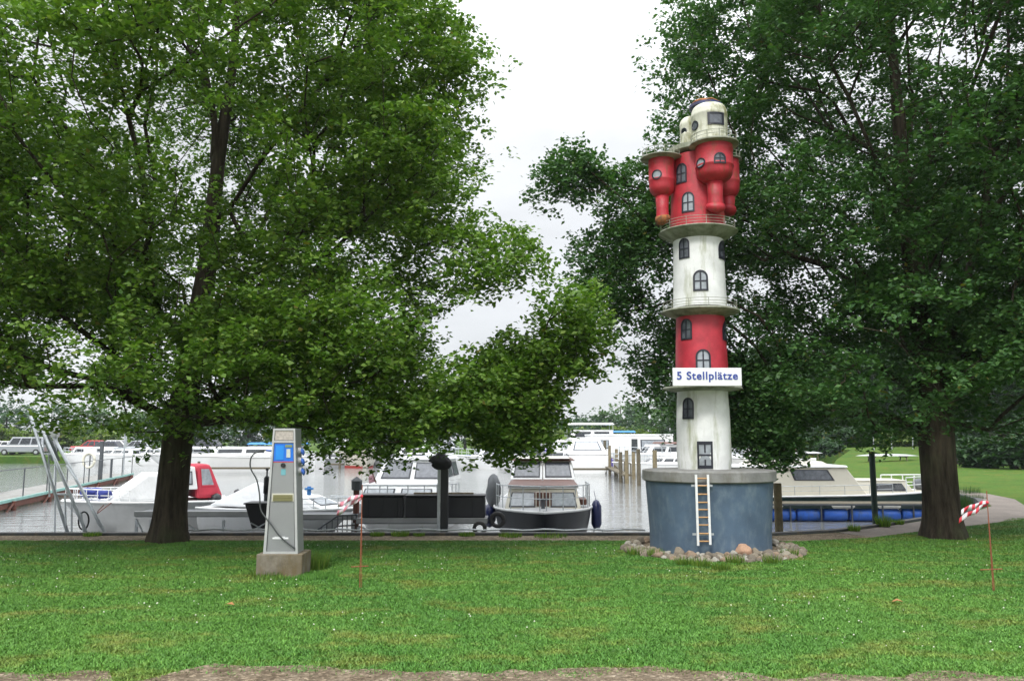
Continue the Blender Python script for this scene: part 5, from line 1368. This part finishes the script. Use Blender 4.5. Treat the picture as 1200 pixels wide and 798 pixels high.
# ------------------------------------------------------------------ far marina
FG = 'boats moored along the far bank'
def far_boat(px, Y, L, B, hd, label, hullm='gel_white', fb=1.1, fs=.9, boot=None, cab=(-.3, .25, .7), wh=None, canopy=None, mst=0, glass='glass_dark', name='moored_boat', rail=True, cabm=None):
    root = thing(name, label, 'boat', (xat(px, Y), Y, WATER), hd, FG); cm = M[cabm] if cabm else M['gel_white']
    S = hull(root, L, B, fb, fs, M[hullm], boot=M[boot] if boot else None, bootz=.18, full=.5, n=14)
    a, b_, h = cab; z = (fb+fs)/2-.04
    cabin(root, a*L, b_*L, B*.40, z, a*L+.1, b_*L-.6, B*.34, z+h, cm, [('R', .08, .35, .34, .82), ('R', .40, .35, .66, .82), ('R', .70, .35, .90, .8), ('L', .08, .35, .34, .82), ('L', .40, .35, .66, .82), ('L', .70, .35, .90, .8), ('F', .08, .25, .46, .85), ('F', .54, .25, .92, .85), ('B', .15, .2, .8, .8)], roof=.05, glass=glass)
    if wh:
        a2, b2, h2 = wh; z2 = z+h+.055
        cabin(root, a2*L, b2*L, B*.33, z2, a2*L+.1, b2*L-.35, B*.29, z2+h2, cm, [('R', .1, .25, .46, .85), ('R', .54, .25, .9, .85), ('L', .1, .25, .46, .85), ('L', .54, .25, .9, .85), ('F', .06, .2, .94, .85)], name='wheelhouse', roof=.05, glass=glass)
        z += h2+.06
    if canopy:
        cm_, a3, b3, h3 = canopy; zt = z+h+h3
        mb = MB(); mb.frustum(a3*L, b3*L, B*.42, zt, a3*L+.15, b3*L-.15, B*.34, zt+.16); c = mb.build('canopy', M[cm_], root, bevel=.04)
        mb = MB()
        for x in (a3*L+.15, b3*L-.15):
            for s_ in (-1, 1): mb2 = MB(); mb2.cyl((x, s_*B*.38, z-.3), (x, s_*B*.38, zt+.01), .025, n=5); mb2.build('canopy_pole', M['galv'], c)
    if mst: mast(root, 0, z+h*.9, z+h+mst, .05, spread=.5)
    if rail: railing(root, S, .5, .98, .55, 6, M['galv'], .022)
    return root
W = 'white '
far_boat(150, 78, 8, 2.8, R(182), 'low white boat behind the left jetty, left of the left oak trunk', cab=(-.1, .3, .5))
far_boat(176, 80, 7, 2.7, R(190), 'small white boat half hidden behind the left oak trunk', cab=(-.2, .2, .6), mst=1.2)
far_boat(110, 79, 6.5, 2.6, R(175), 'stubby white boat with dark side windows below the lifebuoy board', cab=(-.3, .3, .7))
far_boat(262, 62, 11.5, 3.2, R(184), 'long white boat with a dark window band left of the power pedestal', cab=(-.35, .28, .62), glass='glass_dark', fb=1.35, fs=1.1)
far_boat(318, 66, 8, 3.0, R(175), 'white boat with a blue boom cover directly behind the power pedestal', canopy=('canvas_sky', -.35, .2, .15), fb=1.3, fs=1.1)
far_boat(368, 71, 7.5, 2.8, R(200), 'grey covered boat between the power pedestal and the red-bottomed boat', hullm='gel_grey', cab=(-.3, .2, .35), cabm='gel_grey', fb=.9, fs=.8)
far_boat(418, 72, 7.5, 3.2, R(-62), 'cream boat with a red waterline stripe, right of the power pedestal', hullm='gel_cream', boot='hull_red', fb=1.75, fs=1.4, cab=(-.35, .15, .9), mst=1.0)
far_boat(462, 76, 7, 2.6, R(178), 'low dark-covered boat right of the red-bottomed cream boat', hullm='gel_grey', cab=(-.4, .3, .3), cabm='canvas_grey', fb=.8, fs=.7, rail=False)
far_boat(492, 78, 6.5, 2.6, R(5), 'small white boat behind the wheelhouse of the bow-on cabin boat', cab=(-.3, .2, .6))
far_boat(545, 74, 6.5, 2.6, R(180), 'low boat under a dark blue cover right of the shrouded black post', cab=(-.42, .32, .28), cabm='canvas_blue', fb=.8, fs=.7, rail=False)
far_boat(577, 68, 7.5, 2.9, R(196), 'white cruiser with a faded pink sunshade beside the hanging oak branch', cab=(-.3, .22, .55), canopy=('canvas_pink', -.4, .0, .55), mst=1.7, fb=1.2, fs=.9)
far_boat(634, 62, 8.5, 2.9, R(188), 'white cruiser with a purple cover right behind the dark-hulled cruiser', cab=(-.38, .25, .5), canopy=('canvas_purple', -.1, .2, .0), fb=1.15, fs=.95, mst=1.1, glass='glass_dark')
far_boat(622, 70, 7.5, 2.8, R(184), 'white boat with a tall radar mast behind the hanging oak branch', cab=(-.3, .2, .6), mst=2.4, fb=1.3, fs=1.1)
far_boat(655, 76, 8, 2.8, R(172), 'small white flybridge boat left of the broad white yacht', cab=(-.3, .25, .7), wh=(-.2, .1, .55))
# broad white yacht, stern to us
def yacht():
    Y = 60; root = thing('yacht', 'broad white yacht with a large sloping windscreen left of the mooring posts', 'boat', (xat(688, Y), Y+3.5, WATER), R(90), FG)
    S = hull(root, 9.5, 3.3, 1.55, 1.3, M['gel_white'], full=.60, n=16, flare=.1, trim=M['steel_dark'])
    cabin(root, -4.3, 2.5, 1.45, 1.34, -2.9, 2.2, 1.0, 2.4, M['gel_white'], [('B', .10, .25, .90, .88), ('R', .1, .3, .5, .8), ('L', .1, .3, .5, .8)], roof=.06, glass='glass_pale')
    railing(root, S, .45, .985, .5, 7, r_=.025); fender(root, -3.5, 1.75, .6, .9, .16, M['fender_navy']); fender(root, -4, -1.72, .6, .9, .14, M['canvas_purple'])
yacht()
far_boat(683, 74, 11, 3.4, R(180), 'large white flybridge cruiser behind the broad white yacht', cab=(-.35, .28, 1.0), wh=(-.25, .12, .8), fb=1.5, fs=1.3, canopy=('gel_white', -.25, .15, .5))
far_boat(722, 78, 9, 3.2, R(178), 'white cruiser under a blue sunshade behind the mooring posts', cab=(-.35, .25, .8), wh=(-.2, .1, .6), fb=1.3, fs=1.1, canopy=('canvas_sky', -.2, .12, .45))
def houseboat():
    Y = 70; root = thing('houseboat', 'boxy white houseboat with a dark door behind the mooring posts', 'boat', (xat(742, Y), Y, WATER), R(4), FG)
    S = hull(root, 9, 3.4, .8, .8, M['gel_white'], full=.8, n=14)
    cabin(root, -3.9, 3.2, 1.5, .78, -3.9, 3.1, 1.48, 2.75, M['gel_white'], [('R', .08, .45, .22, .8), ('R', .60, .40, .9, .82)], roof=.1, glass='glass_pale')
    mb = MB(); mb.box((-.2, -1.52, 1.7), (.5, .04, 1.5)); mb.build('door', M['glass_dark'], root)
    railing(root, S, .05, .95, .5, 8, r_=.025, close=False)
houseboat()
far_boat(780, 66, 8, 3.0, R(186), 'white boat with varnished rails just left of the striped tower foot', cab=(-.3, .25, .8), canopy=('varnish', -.3, .1, .1), fb=1.3, fs=1.1)
far_boat(770, 55, 6, 2.5, R(178), 'low white open boat above the left rim of the blue plinth', cab=(-.3, .15, .4), fb=.9, fs=.8)
far_boat(868, 66, 7.5, 2.8, R(182), 'white boat with a pale blue cover right of the striped tower foot', cab=(-.3, .2, .6), canopy=('gel_grey', -.4, .1, .1), fb=1.2, fs=1.0)
far_boat(893, 60, 7, 2.8, R(176), 'white boat with a red-brown cabin top behind the hanging twig at right', cab=(-.3, .2, .6), canopy=('varnish', -.32, .12, .02), fb=1.15, fs=1.0)
# far landing stages
def stage(px0, px1, Y, label, h=.35):
    x0, x1 = xat(px0, Y), xat(px1, Y); root = thing('landing_stage', label, 'jetty', (x0, Y, WATER)); L = x1-x0
    mb = MB(); mb.box((L/2, .5, h), (L, 1.0, .12)); mb.build('deck', M['post_dark'], root)
    for k in range(max(2, int(L/3))):
        x = .1+(L-.2)*k/max(1, int(L/3)-1); mb = MB(); mb.cyl((x, -.08, -.6), (x, -.08, h+.5), .10, n=7); mb.build('pile', M['post_dark'], root)
stage(664, 772, 57, 'thin dark landing stage in front of the broad white yacht')
stage(232, 345, 59, 'thin landing stage in front of the long white boat left of the power pedestal')
stage(352, 400, 68, 'dark landing stage left of the red-bottomed cream boat')
stage(850, 905, 58, 'landing stage right of the striped tower foot')
# mooring posts, a receding row
for i, (px, pt, Y, w_, lab) in enumerate([(709, 516, 60, 3.4, 'farthest, leftmost'), (714.5, 522, 57, 3.2, 'second from the left'), (722.5, 526, 56, 3.6, 'third from the left'), (727.5, 529.5, 46, 4.0, 'fourth from the left'), (734.5, 527.5, 45, 4.4, 'fifth from the left'),
        (742.5, 529.5, 50, 4.0, 'sixth from the left'), (748.5, 526, 43, 4.6, 'seventh from the left, one of the nearest'), (767.5, 527.5, 52, 5.0, 'rightmost, standing apart')]):
    post(px, 0, pt, w_, M['post_wood'] if i % 3 else M['post_dark'], 'mooring_post', 'wooden mooring post left of the striped tower, %s' % lab, Y=Y, group='mooring posts left of the tower', zb=-1.6)
def walkway():
    a = Vector((xat(727, 46), 46, 0)); 
    x0 = xat(735, 45); x1 = xat(712, 60); L = math.hypot(x1-x0, 15); root = thing('finger_jetty', 'narrow wooden finger jetty running back between the mooring posts', 'jetty', (x0, 45, WATER), math.atan2(15, x1-x0))
    mb = MB(); mb.box((L/2, 0, .45), (L, .5, .08)); mb.build('deck', M['post_dark'], root)
    mb = MB(); mb.cyl((0, -.2, 1.1), (L, -.2, 1.1), .03, n=6); mb.build('handrail', M['post_dark'], root)
    for k in range(5): mb = MB(); mb.cyl((L*k/4, -.2, -.5), (L*k/4, -.2, 1.1), .04, n=6); mb.build('upright', M['post_dark'], root)
walkway()
# ------------------------------------------------------------------ parked cars on the far bank
def car(px, Y, m, label, rz=0, van=False, L=4.3):
    g = height(xat(px, Y), Y); root = thing('parked_car', label, 'car', (xat(px, Y), Y, g), rz, 'cars parked on the far bank')
    mb = MB(); w_ = .88; H = 1.0 if van else .72
    mb.frustum(-L/2, L/2, w_, .28, -L/2+.05, L/2-.08, w_-.04, H+.05); mb.build('body', m, root, bevel=.10)
    x0, x1, X0, X1 = (-L/2+.1, L/2-.9, -L/2+.25, L/2-1.4) if van else (-L/2+.35, L/2-1.1, -L/2+.9, L/2-1.9)
    Z = 1.9 if van else 1.42
    c = cabin(root, x0, x1, w_-.06, H+.04, X0, X1, w_-.24, Z, m, [(f, u0, .12, u1, .88) for f in 'RL' for u0, u1 in ((.06, .30), (.34, .62), (.66, .94))]+[('F', .06, .1, .94, .9), ('B', .06, .1, .94, .9)], name='greenhouse', bev=.05)
    for x in (-L/2+.8, L/2-.8):
        for s_ in (-1, 1):
            mb = MB(); mb.cyl((x, s_*(w_-.18), .32), (x, s_*(w_+.01), .32), .32, n=16); wl_ = mb.build('wheel', M['rubber'], root); mb = MB(); mb.cyl((x, s_*(w_+.0), .32), (x, s_*(w_+.025), .32), .18, n=12); mb.build('rim', M['galv'], wl_)
    for s_ in (-1, 1):
        mb = MB(); mb.box((L/2-.05, s_*.6, .62), (.08, .3, .14)); mb.build('headlight', M['glass_pale'], root)
for i, a in enumerate([(28, 88, 'car_silver', 'silver van parked on the far bank at the far left, behind the jetty', R(185), True, 4.8),
    (46, 92, 'car_dark', 'dark car parked behind the leaning hoist frame', R(178), False, 4.2), (106, 92.5, 'car_red', 'red car parked on the far bank left of the lifebuoy', R(182), False, 4.0),
    (122, 88.5, 'car_dark', 'dark blue car parked right of the red car', R(182), False, 4.4), (140, 93, 'car_white', 'white car parked above the low white boat, left of the left oak trunk', R(2), False, 4.3),
    (160, 92, 'car_silver', 'silver car parked nearest the left oak trunk, on its left', R(178), False, 4.2), (4, 90, 'car_white', 'white car parked at the extreme left edge', R(182), False, 4.4),
    (516, 92, 'car_silver', 'silver car parked beyond the shrouded black post', R(180), False, 4.3), (240, 94, 'car_dark', 'dark car parked right behind the left oak trunk', R(180), False, 4.3)]):
    car(a[0], a[1], M[a[2]], a[3], a[4], a[5], a[6])
# ------------------------------------------------------------------ on the right lawn
def racing_shell(px0, px1, py, Y, label, m='gel_white'):
    x0, x1 = xat(px0, Y), xat(px1, Y); g = height((x0+x1)/2, Y); L = x1-x0
    root = thing('upturned_boat', label, 'boat', ((x0+x1)/2, Y, g)); z = zat(py, Y)-g
    z = max(.35, z)
    mb = MB(); S = []
    n = 16
    for i in range(n+1):
        t = i/n*2-1; w_ = .55*(1-abs(t)**2.5)+.02
        for a in np.linspace(0, math.pi, 7): S.append((t*L/2, math.cos(a)*w_, z+math.sin(a)*.13*(1-abs(t)**3)+.0))
    mb.add(S, [(i*7+k, i*7+k+1, (i+1)*7+k+1, (i+1)*7+k) for i in range(n) for k in range(6)]+[(i*7, (i+1)*7, (i+1)*7+6, i*7+6) for i in range(n)])
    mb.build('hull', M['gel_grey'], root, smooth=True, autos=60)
    for x in (-L*.25, L*.25):
        mb = MB(); mb.box((x, 0, z-.04), (.08, 1.2, .07)); mb.cyl((x, -.5, 0), (x, -.35, z-.05), .035, n=6); mb.cyl((x, .5, 0), (x, .35, z-.05), .035, n=6); mb.build('trestle', M['post_dark'], root)
racing_shell(1003, 1078, 535, 52, 'long white upturned boat on trestles on the lawn left of the right oak trunk')
racing_shell(930, 965, 531, 60, 'short white upturned boat on the lawn above the cream cruiser roof')
def goal():
    Y = 66
    for px, lab in ((1025, 'left'), (1048, 'middle'), (1066, 'right')): pass
def woodpile(px0, px1, Y, H, label, seed, group):
    x0, x1 = xat(px0, Y), xat(px1, Y); g = height((x0+x1)/2, Y); root = thing('woodpile', label, 'woodpile', ((x0+x1)/2, Y, g), R(4)); L = x1-x0; rr = random.Random(seed)
    mb = MB(); z = .14; row = 0
    while z < H:
        x = -L/2+.1+(.1 if row % 2 else 0)
        while x < L/2-.05:
            r_ = rr.uniform(.09, .13); mb.cyl((x, -.5+rr.uniform(-.06, .06), z+rr.uniform(-.02, .02)), (x, .5, z), r_, r_*.95, 8); x += .23
        z += .2; row += 1
    o = mb.build('logs', M['log'], root); tag(o, kind='stuff')
    mb = MB()
    for x in (-L/2-.02, L/2+.02): mb.box((x, 0, H/2), (.08, .8, H+.1))
    mb.box((0, 0, .03), (L, .8, .06)); mb.build('rack', M['dark_boards'], root)
    mb = MB(); mb.box((0, -.05, H+.12), (L+.3, 1.3, .05)); mb.build('roof_sheet', M['dark_boards'], root)
woodpile(1122, 1148, 47, 1.0, 'low stack of split logs right of the right oak trunk', 1, None)
woodpile(1168, 1212, 45, 1.6, 'tall dark stack of logs and boards at the far right edge', 2, None)
woodpile(1149, 1166, 48.5, .8, 'small log stack between the low and the tall log stacks', 3, None)
# haze mast poles and lamp posts on the far side
for px, Y, pt, lab in ((65, 70, 494, 'grey lamp post behind the leaning hoist frame'), (147, 84, 498, 'pale flagpole right of the lifebuoy'), (618, 84, 500, 'thin pale pole behind the hanging oak branch'), (1025, 66, 512, 'short white pole on the lawn above the cream cruiser bow'), (1071, 66, 514, 'thin white pole on the lawn just left of the right oak trunk'), (1046, 66, 513, 'thin white pole beside the pale shrub')):
    g = height(xat(px, Y), Y) if Y > 82 or px > 950 else WATER-1
    mb = MB(); z1 = zat(pt, Y); r_ = .07 if px < 950 else .05; mb.cyl((0, 0, g), (0, 0, z1), r_, r_*.7, 8); mb.cyl((0, 0, z1), (0, 0, z1+.08), r_*1.4, r_*.6, 8); o = mb.build('pole', M['galv']); o.location = (xat(px, Y), Y, 0); tag(o, lab, 'pole')
# ------------------------------------------------------------------ air
hz = MB(); hz.box((0, 470, 12), (1440, 1070, 28))
ho = hz.build('haze', None); hm = bpy.data.materials.new('haze'); hm.use_nodes = True; hn = hm.node_tree
for n_ in list(hn.nodes):
    if n_.type != 'OUTPUT_MATERIAL': hn.nodes.remove(n_)
pv = hn.nodes.new('ShaderNodeVolumePrincipled'); pv.inputs['Color'].default_value = (.86, .92, 1, 1); pv.inputs['Density'].default_value = .0003; pv.inputs['Anisotropy'].default_value = .2
hn.links.new(pv.outputs[0], [q for q in hn.nodes if q.type == 'OUTPUT_MATERIAL'][0].inputs['Volume'])
ho.data.materials.append(hm); tag(ho, kind='stuff')
